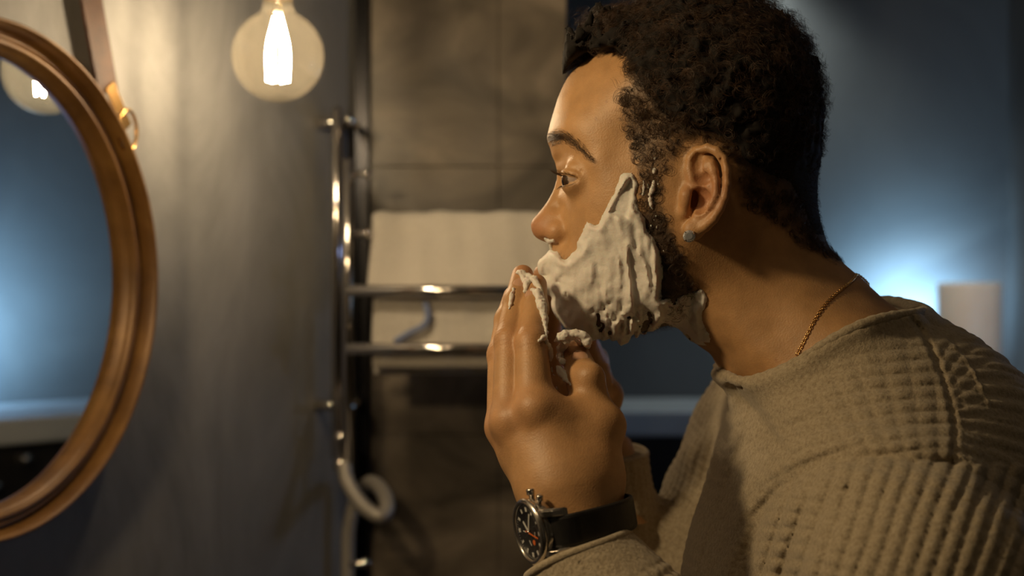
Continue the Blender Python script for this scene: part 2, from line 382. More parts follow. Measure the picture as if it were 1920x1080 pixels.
for py in (229, 760):
    z = zpx(py, Y1)
    hp(tube('wall_bracket', [(x1, Y1, z), (x1-.012, Y1+.004, z), (x1-.028, Y1+.012, z), (x1-.034, Y1+.02, z)], [.007, .006, .0075, .0075], M['chrome'], seg=16))
    hp(tube('wall_bracket', [(x2, Y2, z), (x2+.002, .979, z)], .0055, M['chrome'], seg=16))
hp(lathe('valve', [(0, 0), (.011, 0), (.0115, .006), (.009, .01), (.009, .03), (.0115, .034), (.0115, .046), (.008, .05), (0, .052)], M['chrome'], (P(640, 0, .84)[0], .84, zpx(880, .84)), (0, 0, 1), 24))
hz = [P(645, 870, .82), P(652, 905, .81), P(680, 948, .79), P(712, 968, .78), P(726, 950, .80), P(716, 920, .84), P(695, 905, .88), P(672, 925, .90), P(655, 985, .90), P(652, 1060, .90), P(652, 1130, .90)]
hs = spline(hz, 24)
hr = .0092+.0009*np.cos(np.arange(len(hs))*math.pi)
tag(tube('flexible_hose', hs, hr, M['hose'], seg=14), 'ribbed grey hose looping below the chrome towel radiator', 'hose')
# towels folded over the bars
def towel(name, x0, x1_, prof, th, label, seed):
    r_ = np.random.default_rng(seed); nx_ = 60; pr_ = spline(prof, 10); vs = []; n = len(pr_)
    ph = r_.uniform(0, 6, 6)
    tdp = np.gradient(pr_, axis=0); tdp /= np.linalg.norm(tdp, axis=1)[:, None]; nr = np.stack([-tdp[:, 1], tdp[:, 0]], 1)
    for side in (1, -1):
        for i in range(nx_+1):
            u = i/nx_; x = x0+(x1_-x0)*u
            for j in range(n):
                e = min(1, (min(u, 1-u)*nx_)/2.5)
                w_ = .0010*math.sin(u*17+ph[0]+j*.05)+.0006*math.sin(u*37+ph[1]-j*.08)+.0004*math.sin(j*.5+ph[2]+u*6)
                o_ = side*th/2*math.sqrt(max(0.02, e))*min(1, .3+min(j, n-1-j)/3)
                y, z = pr_[j]+nr[j]*(o_+w_)
                vs.append((x+.0012*math.sin(j*.13+ph[4]), y, z))
    m_ = nx_+1; fs = []
    for s in (0, 1):
        for i in range(nx_):
            for j in range(n-1):
                a = s*m_*n+i*n+j; q = (a, a+1, a+n+1, a+n); fs.append(q if s else q[::-1])
    for i in range(nx_):
        for j in (0, n-1):
            a = i*n+j; b = a+n; fs.append((a, b, b+m_*n, a+m_*n))
    for j in range(n-1):
        for i in (0, nx_):
            a = i*n+j; b = a+1; fs.append((a, b, b+m_*n, a+m_*n))
    o = mk(name, vs, fs, M['towel']); bm = bmesh.new(); bm.from_mesh(o.data); bmesh.ops.recalc_face_normals(bm, faces=bm.faces); bm.to_mesh(o.data); bm.free()
    return tag(o, label, 'towel', 'towels on the radiator')
zt = zpx(412, .84); za = zpx(548, .80)
towel('towel', P(694, 0, .82)[0], RX-.02, [(.866, zpx(590, .866)), (.864, zpx(470, .864)), (.858, zt), (.85, zt+.004), (.838, zt), (.828, zpx(450, .82)), (.806, zpx(500, .8)), (.792, zpx(540, .8)), (.789, zpx(552, .79))], .012, 'cream towel hung over the upper bars of the towel radiator', 1)
towel('towel', P(700, 0, .80)[0], RX-.022, [(.818, zpx(702, .818)), (.816, zpx(640, .816)), (.812, zpx(566, .812)), (.805, zpx(557, .81)), (.798, zpx(566, .8)), (.795, zpx(610, .795)), (.790, zpx(650, .79)), (.788, zpx(690, .79))], .010, 'cream towel tucked behind the lower crossbar under the upper towel', 2)

tw = bpy.data.objects['towel.001']
lp = tube('hanging_loop', spline([P(797, 566, .782), P(802, 592, .779), P(795, 610, .778), P(772, 622, .778), P(748, 636, .779), P(743, 640, .784)], 6), .0042, mat('blue_grey_ribbon', (.20, .24, .38), .7), parent=tw)
# ================================================================== implicit modelling kit
def vnoise(p, seed=0):                                   # smooth lattice noise, about -1..1
    pi_ = np.floor(p).astype(np.int64); f = p-pi_; f = f*f*(3-2*f)
    def h(x, y, z):
        n = (x*73856093) ^ (y*19349663) ^ (z*83492791) ^ (seed*2654435761 & 0xffffffff)
        n = (n ^ (n >> 13))*1274126177 & 0x7fffffff
        n = (n ^ (n >> 16)) & 0xffff
        return n/32767.5-1
    x, y, z = pi_[:, 0], pi_[:, 1], pi_[:, 2]; r = 0
    for i in (0, 1):
        for j in (0, 1):
            for k in (0, 1):
                r = r+h(x+i, y+j, z+k)*(f[:, 0] if i else 1-f[:, 0])*(f[:, 1] if j else 1-f[:, 1])*(f[:, 2] if k else 1-f[:, 2])
    return r
def fbm(p, seed=0, oct=3):
    r = 0; a = 1
    for o_ in range(oct): r = r+a*vnoise(p*2**o_, seed+o_); a *= .5
    return r
def smin(a, b, k):
    h = np.maximum(k-np.abs(a-b), 0)/k; return np.minimum(a, b)-h*h*k*.25
def smax(a, b, k): return -smin(-a, -b, k)
def sstep(a, b, x): t = np.clip((x-a)/(b-a), 0, 1); return t*t*(3-2*t)
def cap(p, a, b, ra, rb, sy=1.0):
    a = np.asarray(a); b = np.asarray(b); ab = b-a; q = p-a
    t = np.clip(q@ab/(ab@ab), 0, 1)
    return np.linalg.norm(q-t[:, None]*ab, axis=1)-(ra+(rb-ra)*t)
def ell(p, c, r, R=None):
    q = p-np.asarray(c)
    if R is not None: q = q@R
    q = q/np.asarray(r); k = np.linalg.norm(q, axis=1); k2 = np.linalg.norm(q/np.asarray(r), axis=1)+1e-9
    return k*(k-1)/k2
def chain(p, pts, k):
    d = None
    for (a, ra), (b, rb) in zip(pts[:-1], pts[1:]):
        e = cap(p, a, b, ra, rb); d = e if d is None else smin(d, e, k)
    return d
def near(p, d, lo, hi, fn):            # apply fn only to the points inside a box
    m = np.all((p > lo) & (p < hi), axis=1)
    if m.any(): d = d.copy(); d[m] = fn(p[m], d[m])
    return d
def nets(f, lo, hi, h, c=8):
    lo = np.asarray(lo, float); hi = np.asarray(hi, float)
    nb = np.ceil((hi-lo)/(h*c)).astype(int); n = nb*c+1
    gx = [lo[i]+np.arange(nb[i])*h*c+h*c/2 for i in range(3)]
    Pc = np.stack(np.meshgrid(*gx, indexing='ij'), -1).reshape(-1, 3)
    dc = f(Pc).reshape(nb)
    act = np.abs(dc) < h*c*1.25
    V = np.repeat(np.repeat(np.repeat(np.where(dc > 0, 1., -1.), c, 0), c, 1), c, 2).astype(np.float32)
    V = np.pad(V, ((0, 1), (0, 1), (0, 1)), mode='edge')
    A_ = np.repeat(np.repeat(np.repeat(act, c, 0), c, 1), c, 2); A_ = np.pad(A_, ((0, 1),)*3, mode='edge')
    B = A_.copy(); B[1:] |= A_[:-1]; B[:, 1:] |= B[:, :-1].copy() & A_[:, :-1]; 
    B = A_.copy()
    for ax in range(3):
        s1_ = [slice(None)]*3; s0_ = [slice(None)]*3; s1_[ax] = slice(1, None); s0_[ax] = slice(None, -1)
        C = B.copy(); C[tuple(s1_)] |= B[tuple(s0_)]; B = C
    idx = np.argwhere(B)
    out = np.empty(len(idx))
    for s in range(0, len(idx), 400000):
        out[s:s+400000] = f(lo+idx[s:s+400000]*h)
    V[idx[:, 0], idx[:, 1], idx[:, 2]] = out
    ins = V < 0
    cells = None
    corners = [(i, j, k) for i in (0, 1) for j in (0, 1) for k in (0, 1)]
    def sh(a, c_): return a[c_[0]:a.shape[0]-1+c_[0], c_[1]:a.shape[1]-1+c_[1], c_[2]:a.shape[2]-1+c_[2]]
    cnt = sum(sh(ins, c_).astype(np.int8) for c_ in corners)
    ci = np.argwhere((cnt > 0) & (cnt < 8))
    acc = np.zeros((len(ci), 3)); num = np.zeros(len(ci))
    cv = {c_: V[ci[:, 0]+c_[0], ci[:, 1]+c_[1], ci[:, 2]+c_[2]] for c_ in corners}
    for a in corners:
        for ax in range(3):
            if a[ax] == 0:
                b = list(a); b[ax] = 1; b = tuple(b)
                va, vb = cv[a], cv[b]; m = (va < 0) != (vb < 0)
                t = np.where(m, va/np.where(m, va-vb, 1), 0)
                q = np.array(a, float)[None]+t[:, None]*(np.array(b)-np.array(a))[None]
                acc += q*m[:, None]; num += m
    vts = lo+(ci+acc/num[:, None])*h
    vid = np.full(cnt.shape, -1, np.int32); vid[ci[:, 0], ci[:, 1], ci[:, 2]] = np.arange(len(ci))
    F_ = []
    for ax in range(3):
        o1, o2 = [(1, 2), (2, 0), (0, 1)][ax]
        s0_ = [slice(1, -1)]*3; s1_ = [slice(1, -1)]*3; s0_[ax] = slice(0, -1); s1_[ax] = slice(1, None)
        a = ins[tuple(s0_)]; b = ins[tuple(s1_)]
        e = np.argwhere(a != b); base = e.copy()
        for k in range(3):
            if k != ax: base[:, k] += 1
        fl = a[e[:, 0], e[:, 1], e[:, 2]]
        def g(d1, d2):
            q = base.copy(); q[:, o1] -= d1; q[:, o2] -= d2
            return vid[q[:, 0], q[:, 1], q[:, 2]]
        Q = np.stack([g(0, 0), g(1, 0), g(1, 1), g(0, 1)], 1)
        Q[~fl] = Q[~fl][:, ::-1]
        F_.append(Q)
    F_ = np.concatenate(F_); F_ = F_[(F_ >= 0).all(1)]
    return vts, F_
def drop_faces(v, f, keepv):           # keep the faces whose four corners are all kept
    k = keepv[f].all(1); f = f[k]; u = np.unique(f); r = np.full(len(v), -1); r[u] = np.arange(len(u)); return v[u], r[f], u
def prof_poly(pts, Y=0.0): return np.array([P(a, b, Y)[[0, 2]] for a, b in pts])
def poly_sd(q, poly):                  # signed distance to a polygon, positive inside
    d = np.full(len(q), 1e9); ins_ = np.zeros(len(q), bool); n = len(poly)
    for i in range(n):
        a = poly[i]; b = poly[(i+1) % n]; e = b-a; w_ = q-a
        t = np.clip(w_@e/(e@e), 0, 1); d = np.minimum(d, ((w_-t[:, None]*e)**2).sum(1))
        c_ = (a[1] > q[:, 1]) != (b[1] > q[:, 1])
        with np.errstate(divide='ignore', invalid='ignore'):
            x = (b[0]-a[0])*(q[:, 1]-a[1])/(b[1]-a[1])+a[0]
        ins_ ^= c_ & (q[:, 0] < x)
    return np.sqrt(d)*np.where(ins_, 1, -1)
class Grid2:
    def __init__(s, lo, hi, h, fn):
        s.lo = np.array(lo); s.h = h; s.n = np.ceil((np.array(hi)-lo)/h).astype(int)+1
        X = np.stack(np.meshgrid(lo[0]+np.arange(s.n[0])*h, lo[1]+np.arange(s.n[1])*h, indexing='ij'), -1)
        s.V = fn(X.reshape(-1, 2)).reshape(s.n)
        s.gx, s.gz = np.gradient(s.V, h)
    def __call__(s, q, A=None):
        A = s.V if A is None else A
        t = (q-s.lo)/s.h; t = np.clip(t, 0, s.n-1.001); i = t.astype(int); f = t-i
        a, b = i[:, 0], i[:, 1]
        return (A[a, b]*(1-f[:, 0])*(1-f[:, 1])+A[a+1, b]*f[:, 0]*(1-f[:, 1])+A[a, b+1]*(1-f[:, 0])*f[:, 1]+A[a+1, b+1]*f[:, 0]*f[:, 1])
# ================================================================== head: profile line and half widths
sil = [(1110,100),(1090,117),(1072,136),(1062,150),(1054,166),(1046,185),(1040,205),(1034,225),(1029,245),(1026,258),(1027,266),(1031,275),(1035,292),(1040,306),(1044,320),
 (1043,334),(1039,351),(1034,362),(1027,376),(1018,389),(1008,401),(999,411),(995,420),(996,430),(1000,440),(1007,447),(1016,451),(1026,455),(1033,461),(1034,468),(1031,478),(1024,488),(1017,496),(1017,504),(1023,511),
 (1031,516),(1026,522),(1022,530),(1025,539),(1035,547),(1043,555),(1044,566),(1046,582),(1054,598),(1066,611),(1082,622),(1104,629),(1140,631),(1180,627),(1220,617),(1250,610),(1272,614),(1290,630),(1312,648),(1334,664),(1350,690),(1366,712),(1400,760),(1430,830),
 (1560,880),(1720,860),(1760,760),(1735,650),(1690,596),(1655,566),(1625,535),(1600,512),(1575,490),(1553,463),(1540,430),(1532,395),(1530,350),(1532,300),(1530,250),(1524,190),(1508,130),(1482,80),(1440,38),(1380,12),(1310,4),(1240,14),(1180,42),(1140,72)]
SIL = prof_poly(sil)
wid = [ # px, py, half width (m) of surface points on the near side
 (1120,150,.040),(1085,175,.031),(1070,215,.036),(1060,245,.034),(1110,235,.050),(1150,190,.056),(1180,140,.060),(1200,90,.052),(1165,110,.046),(1300,40,.045),(1250,70,.056),(1400,50,.044),(1470,110,.048),
 (1180,250,.0595),(1220,200,.068),(1280,140,.073),(1360,120,.073),(1430,160,.069),(1490,220,.054),(1500,300,.048),(1420,250,.073),(1340,200,.077),(1250,270,.0715),(1320,300,.075),(1400,330,.072),(1460,350,.061),(1505,380,.040),
 (1048,270,.020),(1075,268,.039),(1100,280,.0475),(1115,305,.052),(1150,300,.0565),
 (1050,300,.0085),(1056,325,.0095),(1060,345,.0145),(1075,345,.031),(1090,350,.0400),(1105,340,.0465),(1085,318,.0385),(1068,300,.0285),(1135,340,.0555),
 (1050,360,.0085),(1040,380,.0088),(1025,398,.0098),(1012,415,.0095),(1058,385,.0165),(1045,405,.0150),(1030,425,.0155),(1046,430,.0185),(1035,445,.0165),(1056,440,.0190),(1063,452,.0205),(1055,415,.0175),
 (1070,380,.0300),(1085,375,.0385),(1100,380,.0450),(1120,375,.0515),(1140,390,.0560),(1160,370,.0600),(1190,360,.0635),(1215,340,.0665),(1240,350,.0690),
 (1075,415,.0310),(1072,440,.0275),(1085,450,.0355),(1100,430,.0430),(1130,440,.0510),(1180,430,.0600),(1220,420,.0650),(1250,420,.0680),
 (1050,480,.0205),(1070,475,.0290),(1040,497,.0150),(1050,515,.0200),(1062,517,.0245),(1045,530,.0170),(1050,545,.0200),(1065,540,.0270),(1080,510,.0350),(1100,490,.0420),(1140,490,.0500),(1190,490,.0570),(1240,490,.0620),
 (1060,570,.0205),(1075,590,.0225),(1090,560,.0340),(1100,600,.0270),(1130,550,.0440),(1130,605,.0320),(1170,580,.0460),(1190,605,.0400),(1220,560,.0550),(1235,590,.0470),(1270,540,.0590),(1265,585,.0480),(1290,560,.0500),
 (1290,450,.0690),(1300,500,.0620),(1320,400,.0710),(1360,400,.0700),(1340,470,.0650),(1400,430,.0640),(1450,420,.0560),(1490,440,.0460),
 (1310,600,.0420),(1325,560,.0530),(1350,530,.0580),(1360,640,.0480),(1400,580,.0610),(1450,530,.0600),(1500,500,.0500),(1400,680,.0560),(1450,620,.0680),(1500,570,.0690),(1550,540,.0560),(1500,680,.0790),(1560,620,.0830),(1600,570,.0620),(1620,640,.0900),(1560,720,.0880),(1480,760,.0750),(1650,720,.0900)]
Wp = np.array([P(a, b, -w_)[[0, 2]] for a, b, w_ in wid]); Wv = np.array([w_**2 for *_, w_ in wid])
out_n = []
ctrl = np.concatenate([SIL, Wp]); val = np.concatenate([np.zeros(len(SIL)), Wv])
sc_ = 10.0
def tps_k(d2): return np.where(d2 > 1e-12, d2*np.log(d2+1e-12), 0)
def tps_fit(c, v, lam):
    n = len(c); K = tps_k(((c[:, None]-c[None])**2).sum(2)*sc_**2); K[np.arange(n), np.arange(n)] += lam
    Q = np.concatenate([np.ones((n, 1)), c*sc_], 1); Am = np.zeros((n+3, n+3)); Am[:n, :n] = K; Am[:n, n:] = Q; Am[n:, :n] = Q.T
    return np.linalg.solve(Am, np.concatenate([v, np.zeros(3)]))
def tps_eval(c, w_, q):
    out = np.empty(len(q))
    for s in range(0, len(q), 20000):
        qq = q[s:s+20000]; out[s:s+20000] = tps_k(((qq[:, None]-c[None])**2).sum(2)*sc_**2)@w_[:len(c)]+np.concatenate([np.ones((len(qq), 1)), qq*sc_], 1)@w_[len(c):]
    return out
cw = tps_fit(ctrl, val, 1e-4)
def Wfun(q):
    sd = poly_sd(q, SIL); Wt = tps_eval(ctrl, cw, q)
    return np.where(sd > 0, np.maximum(Wt, sd*.006), sd*.03)
lo2 = SIL.min(0)-.03; hi2 = SIL.max(0)+.03
GW = Grid2(lo2, hi2, .0008, Wfun)
# soften once so that grid noise never shows
for _ in range(2):
    V_ = GW.V; V_[1:-1, 1:-1] = .5*V_[1:-1, 1:-1]+.125*(V_[2:, 1:-1]+V_[:-2, 1:-1]+V_[1:-1, 2:]+V_[1:-1, :-2])
GW.gx, GW.gz = np.gradient(GW.V, GW.h)
print('head field', round(time.time()-T0, 1))
def head_raw(p):
    q = p[:, [0, 2]]; Wq = GW(q); gx = GW(q, GW.gx); gz = GW(q, GW.gz)
    g = p[:, 1]**2-Wq
    d = g/np.sqrt(4*p[:, 1]**2+gx**2+gz**2+1e-6)
    oob = np.maximum(np.maximum(lo2[0]-q[:, 0], q[:, 0]-hi2[0]), np.maximum(lo2[1]-q[:, 1], q[:, 1]-hi2[1]))
    return np.maximum(d, oob)
# eyes
EC = P(1086, 336, -.031); ER = .0118
def mir(v): v = np.array(v, float); v[1] *= -1; return v
def eye_mod(p, d):
    q = p.copy(); q[:, 1] = -np.abs(q[:, 1])
    e = q-EC; r = np.linalg.norm(e, axis=1)
    # lid mound
    d = smin(d, r-(ER+.0016), .005)
    # direction on the eyeball: latitude measured about the lateral axis
    phi = np.degrees(np.arcsin(np.clip(e[:, 2]/np.maximum(r, 1e-6), -1, 1))); az = np.degrees(np.arctan2(-e[:, 1], -e[:, 0]))
    wdt = np.sqrt(np.clip(1-((az-15)/72)**2, 0, 1)); tl = -.045*(az-15)
    up = tl+15.5*wdt; lowr = tl-22*wdt
    op = (phi < up) & (phi > lowr) & (e[:, 0] < 0.002)
    edge = np.minimum(np.radians(up-phi), np.radians(phi-lowr))*r
    cut = np.where(e[:, 0] < .002, np.minimum(edge, .004), -.002)
    cut = np.minimum(cut, r-ER*.985)
    d = smax(d, cut, .0009)
    # upper lid crease
    cr = np.abs((phi-tl-15.5*wdt-21)*math.pi/180*r); d = d+.0013*np.exp(-(cr/.0013)**2)*np.exp(-((r-ER-.0016)/.004)**2)*(e[:, 0] < .001)
    return d
# ears: drawn in the photo's plane, flaring outward towards the back
def ear_p(px, py, out=0.0):
    s = sstep(1262, 1372, px); Y = -.0705-.017*s-out
    return P(px, py, Y)
def ear(p, d):
    q = p.copy(); q[:, 1] = -np.abs(q[:, 1])
    # plate
    pl = chain(q, [(ear_p(1300,330,-.004), .0052), (ear_p(1330,315,-.004), .0062), (ear_p(1336,355,-.005), .0060), (ear_p(1322,395,-.003), .0052), (ear_p(1303,425,-.001), .0042)], .006)
    e = smin(pl, ell(q, ear_p(1326,340,-.006), (.0115, .0035, .0205)), .004)
    rim = [(1306,352,.001,.0017),(1298,338,.001,.0020),(1293,318,.001,.0023),(1297,297,.001,.0026),(1309,283,.0012,.0028),(1327,277,.0018,.0029),(1344,283,.002,.0030),(1356,298,.002,.0031),(1362,320,.002,.0031),(1363,345,.002,.0029),(1359,370,.0015,.0027),(1350,392,.001,.0028),(1338,410,.0005,.0033),(1322,424,0,.0037),(1305,433,-.0002,.0044),(1296,432,0,.0048)]
    e = smin(e, chain(q, [(ear_p(a, b, o_), r) for a, b, o_, r in rim], .0012), .0025)
    e = smin(e, ell(q, ear_p(1301,430,.0002), (.0062, .0035, .0070)), .003)
    anti = [(1334,306,.0015,.0026),(1338,322,.0022,.0031),(1345,343,.0028,.0027),(1343,365,.0028,.0025),(1334,384,.0022,.0026),(1321,393,.002,.0029),(1308,397,.0018,.0028)]
    e = smin(e, chain(q, [(ear_p(a, b, o_), r) for a, b, o_, r in anti], .001), .002)
    e = smin(e, chain(q, [(ear_p(1308,352,.0), .0019), (ear_p(1327,350,-.001), .0016)], .001), .002)      # crus
    # hollows
    def dig(e, a, b, o_, r, k=.002): return smax(e, -ell(q, ear_p(a, b, o_), r), k)
    e = dig(e, 1312, 376, .0025, (.0085, .0062, .0088))
    e = dig(e, 1318, 334, .0015, (.0062, .0045, .0046))
    e = dig(e, 1308, 308, .0025, (.0042, .0040, .0075))
    e = dig(e, 1352, 330, .0042, (.0013, .0022, .0125), .0015)
    e = smin(e, chain(q, [(ear_p(1291,352,.000), .0030), (ear_p(1288,366,.0030), .0037), (ear_p(1287,378,.0022), .0033), (ear_p(1284,398,-.001), .0035)], .003), .002)   # tragus
    d = smin(d, e, .0045)
    d = smax(d, -ell(q, ear_p(1299,372,-.003), (.0036, .0065, .0065)), .0015)                # canal
    return d
NOST = P(1024, 446, -.0085)
def face_mod(p, d):
    q = p.copy(); q[:, 1] = -np.abs(q[:, 1])
    d = smax(d, -ell(q, NOST+np.array([0, 0, -.0025]), (.0050, .0030, .0032)), .0015)
    # wing of the nose and its crease
    A1 = P(1047, 434, -.0135); d = smin(d, ell(q, A1, (.0068, .0062, .0072)), .003)
    cr = chain(q, [(P(1062,425,-.019), .0001), (P(1066,440,-.021), .0001), (P(1062,454,-.0215), .0001)], .001); d = d+.0011*np.exp(-(cr/.0016)**2)
    # mouth line, lips
    ml = chain(q, [(P(1026,514,0), .0001), (P(1040,515,-.013), .0001), (P(1056,519,-.0235), .0001)], .001); d = d+.0022*np.exp(-(ml/.0014)**2)
    return d
# ================================================================== hands
def J(px, py, Y, r): return (P(px, py, Y), r)
HAND = dict(
 index=[J(1004,768,-.114,.0125), J(996,642,-.090,.0098), J(1003,578,-.066,.0086), J(1005,534,-.046,.0074)],
 middle=[J(957,790,-.104,.0122), J(956,640,-.077,.0099), J(969,566,-.053,.0086), J(980,517,-.035,.0075)],
 ring=[J(946,800,-.088,.0116), J(941,665,-.056,.0094), J(951,600,-.035,.0082), J(963,556,-.022,.0072)],
 little=[J(950,815,-.066,.0105), J(943,715,-.040,.0085), J(948,650,-.024,.0074), J(955,605,-.015,.0066)],
 thumb=[J(1110,880,-.112,.0160), J(1121,800,-.106,.0138), J(1096,712,-.088,.0113), J(1078,664,-.070,.0092)])
WR = [J(1043,925,-.122,.0168), J(1098,916,-.122,.0175)]
WR2 = [J(1070,1003,-.127,.0178), J(1113,992,-.127,.0178)]
EL = P(1350, 1520, -.17)
def hand(p, shift=(0, 0, 0)):
    q = p-np.array(shift); d = None
    fi = [chain(q, HAND[n], .004) for n in ('index', 'middle', 'ring', 'little')]
    d = smin(smin(smin(fi[0], fi[1], .0022), fi[2], .0022), fi[3], .0022)
    mc = [HAND[n][0] for n in ('index', 'middle', 'ring', 'little')]
    pal = None
    roots = [J(1068,915,-.128,.0150), J(1045,915,-.128,.0150), J(1030,912,-.115,.0150), J(1025,910,-.100,.0150)]
    for (a, ra), (b, rb) in zip(mc, roots):
        m_ = (a+b)/2; e = cap(q, a, b, ra*.95, rb*.95); pal = e if pal is None else smin(pal, e, .010)
    pal = smin(pal, chain(q, [J(1075,790,-.108,.0105), J(1090,860,-.112,.0150)], .01), .022)
    pal = smin(pal, chain(q, [J(1030,775,-.112,.0100), J(1070,800,-.105,.0100), J(1105,810,-.103,.0110)], .01), .012)
    pal = smin(pal, chain(q, [J(995,850,-.090,.015), J(1050,880,-.095,.018)], .01), .02)
    d = smin(d, pal, .007)
    d = smin(d, chain(q, HAND['thumb'], .004), .010)
    wr = smin(cap(q, WR[0][0], WR2[0][0], .0165, .0172), cap(q, WR[1][0], WR2[1][0], .0168, .0172), .02)
    wr = smin(wr, cap(q, WR[0][0]+np.array([0, .008, 0]), WR[1][0]+np.array([0, .010, 0]), .015, .016), .02)
    d = smin(d, wr, .022)
    # knuckles, tendons
    for n, s in (('index', 1), ('middle', 1), ('ring', .7)):
        k = HAND[n][0][0]+np.array([0, -.0075, .001]); d = smin(d, np.linalg.norm(q-k, axis=1)-.0052*s, .010)
        k = HAND[n][1][0]+np.array([0, -.0052, 0]); d = smin(d, np.linalg.norm(q-k, axis=1)-.0024*s, .008)
    d = smin(d, np.linalg.norm(q-(P(1142, 797, -.106)), axis=1)-.0085, .012)
    d = smin(d, np.linalg.norm(q-(P(1108, 706, -.098)), axis=1)-.0080, .008)
    d = smin(d, cap(q, WR2[0][0]*.5+WR2[1][0]*.5, EL*.45+(WR2[0][0]*.5+WR2[1][0]*.5)*.55, .0185, .03), .02)
    # creases over the finger joints
    return d
NAILS = [('index', P(993, 551, -.083), .0052, .0068), ('middle', P(972, 531, -.071), .005, .0065), ('thumb', P(1088, 668, -.0895), .0062, .0075)]
hand_lo = P(880, 1060, -.20); hand_lo = np.array([-.05, -.20, ZC-.175]); hand_hi = np.array([.10, 0.0, ZC+.03])
FAR = np.array([.016, 0, .002])
def far_hand(p):
    q = p.copy(); q[:, 1] *= -1
    q[:, 1] -= -.014
    return hand(q, FAR)
# ================================================================== torso under the jumper
NECKC = np.array([.215, 0, ZC-.045])
SH_N = np.array([.236, -.168, ZC-.174]); SH_F = np.array([.218, .182, ZC-.128])
def torso(p, g=0.0):
    d = ell(p, (.268, 0, ZC-.29), (.140+g, .160+g, .250+g))
    d = smin(d, cap(p, (.235, -.055, ZC-.100), SH_N, .049+g, .049+g), .045)
    d = smin(d, cap(p, (.235, .055, ZC-.100), SH_F, .049+g, .049+g), .045)
    d = smin(d, ell(p, (.268, 0, ZC-.130), (.064+g, .110+g, .078+g)), .04)
    return d
ELB_N = np.array([.205, -.215, ZC-.46]); ELB_F = np.array([.100, .215, ZC-.42])
WN = (WR2[0][0]+WR2[1][0])/2
WF = np.array([.080, .165, ZC-.137])
def waffle(u, v, p_=.0074, n=.55):
    a = np.abs(np.sin(np.pi*u/p_)); b = np.abs(np.sin(np.pi*v/p_))
    return np.minimum(a, 1)**n*np.minimum(b, 1)**n
AXN = (ELB_N-SH_N)/np.linalg.norm(ELB_N-SH_N)
def arm_uv(p, a, b, ref):
    ax = (b-a)/np.linalg.norm(b-a); q = p-a; v = q@ax
    s = ref-ax*(ref@ax); s /= np.linalg.norm(s); t = np.cross(ax, s)
    th = np.arctan2(q@t, q@s); return th, v
def fore_n(p):      # near forearm sleeve, from the cuff to the elbow
    c0 = P(1083, 1037, -.131); c1 = c0+(EL-c0)*.35
    ax = (EL-c0)/np.linalg.norm(EL-c0)
    d = smin(cap(p, c0, c1, .0335, .043), cap(p, c1, ELB_N, .041, .055), .03)
    q = p-c0; bow = -(q@ax)+.0035*np.sin(q[:, 0]*60)
    return smax(d, bow, .004)
def fore_f(p):
    ax = (ELB_F-WF)/np.linalg.norm(ELB_F-WF); d = cap(p, WF, ELB_F, .030, .052)
    return smax(d, -((p-WF)@ax), .004)
def folds(p, seed, sc, amp):
    return amp*vnoise(p*np.array(sc), seed)
def PZ(x, y, z): return np.array([x, y, ZC+z])
LOOP = spline([PZ(.1475, 0, -.060), P(1366, 709, -.026), P(1395, 719, -.052), P(1445, 706, -.074), P(1500, 680, -.088), P(1560, 641, -.096), P(1620, 611, -.096), P(1668, 598, -.086), P(1712, 592, -.066), P(1728, 588, -.035), P(1712, 582, 0), P(1680, 568, .035), PZ(.264, .07, -.012), PZ(.235, .092, -.025), PZ(.195, .088, -.044), PZ(.161, .052, -.056)], 8, closed=True)
NN = np.array([-.25, 0, .968]); NU = np.array([.968, 0, .25])
_q = LOOP-NECKC; _a = np.arctan2(_q[:, 1], _q@NU); _o = np.argsort(_a); LA = _a[_o]; LR = np.hypot(_q[:, 1], _q@NU)[_o]; LH = (_q@NN)[_o]
def loop_coords(p):
    q = p-NECKC; a = np.arctan2(q[:, 1], q@NU)
    return np.hypot(q[:, 1], q@NU), q@NN, np.interp(a, LA, LR, period=2*np.pi), np.interp(a, LA, LH, period=2*np.pi)
def carve(p):       # neck opening: the well inside the collar line
    r, h, R_, H_ = loop_coords(p)
    return np.maximum(r-R_, -(h-H_+.003))
def jumper_parts(p):
    tn = torso(p, .007)
    r, h, R_, H_ = loop_coords(p)
    tn = smin(tn, smax(smin(head_raw(p), torso(p), .035)-.006, h-H_, .004), .03)
    tn = smin(tn, np.hypot(r-R_-.0005, h-H_+.001)-.0020, .018)
    an = smin(cap(p, SH_N+np.array([.006, 0, -.004]), ELB_N, .066, .064), cap(p, SH_N+np.array([-.03, -.008, -.075]), ELB_N*.5+SH_N*.5, .050, .055), .03)
    af = smin(cap(p, SH_F, ELB_F, .068, .060), cap(p, SH_F+np.array([-.035, 0, -.06]), ELB_F*.5+SH_F*.5, .045, .05), .03)
    return tn, an, af, fore_n(p), fore_f(p)
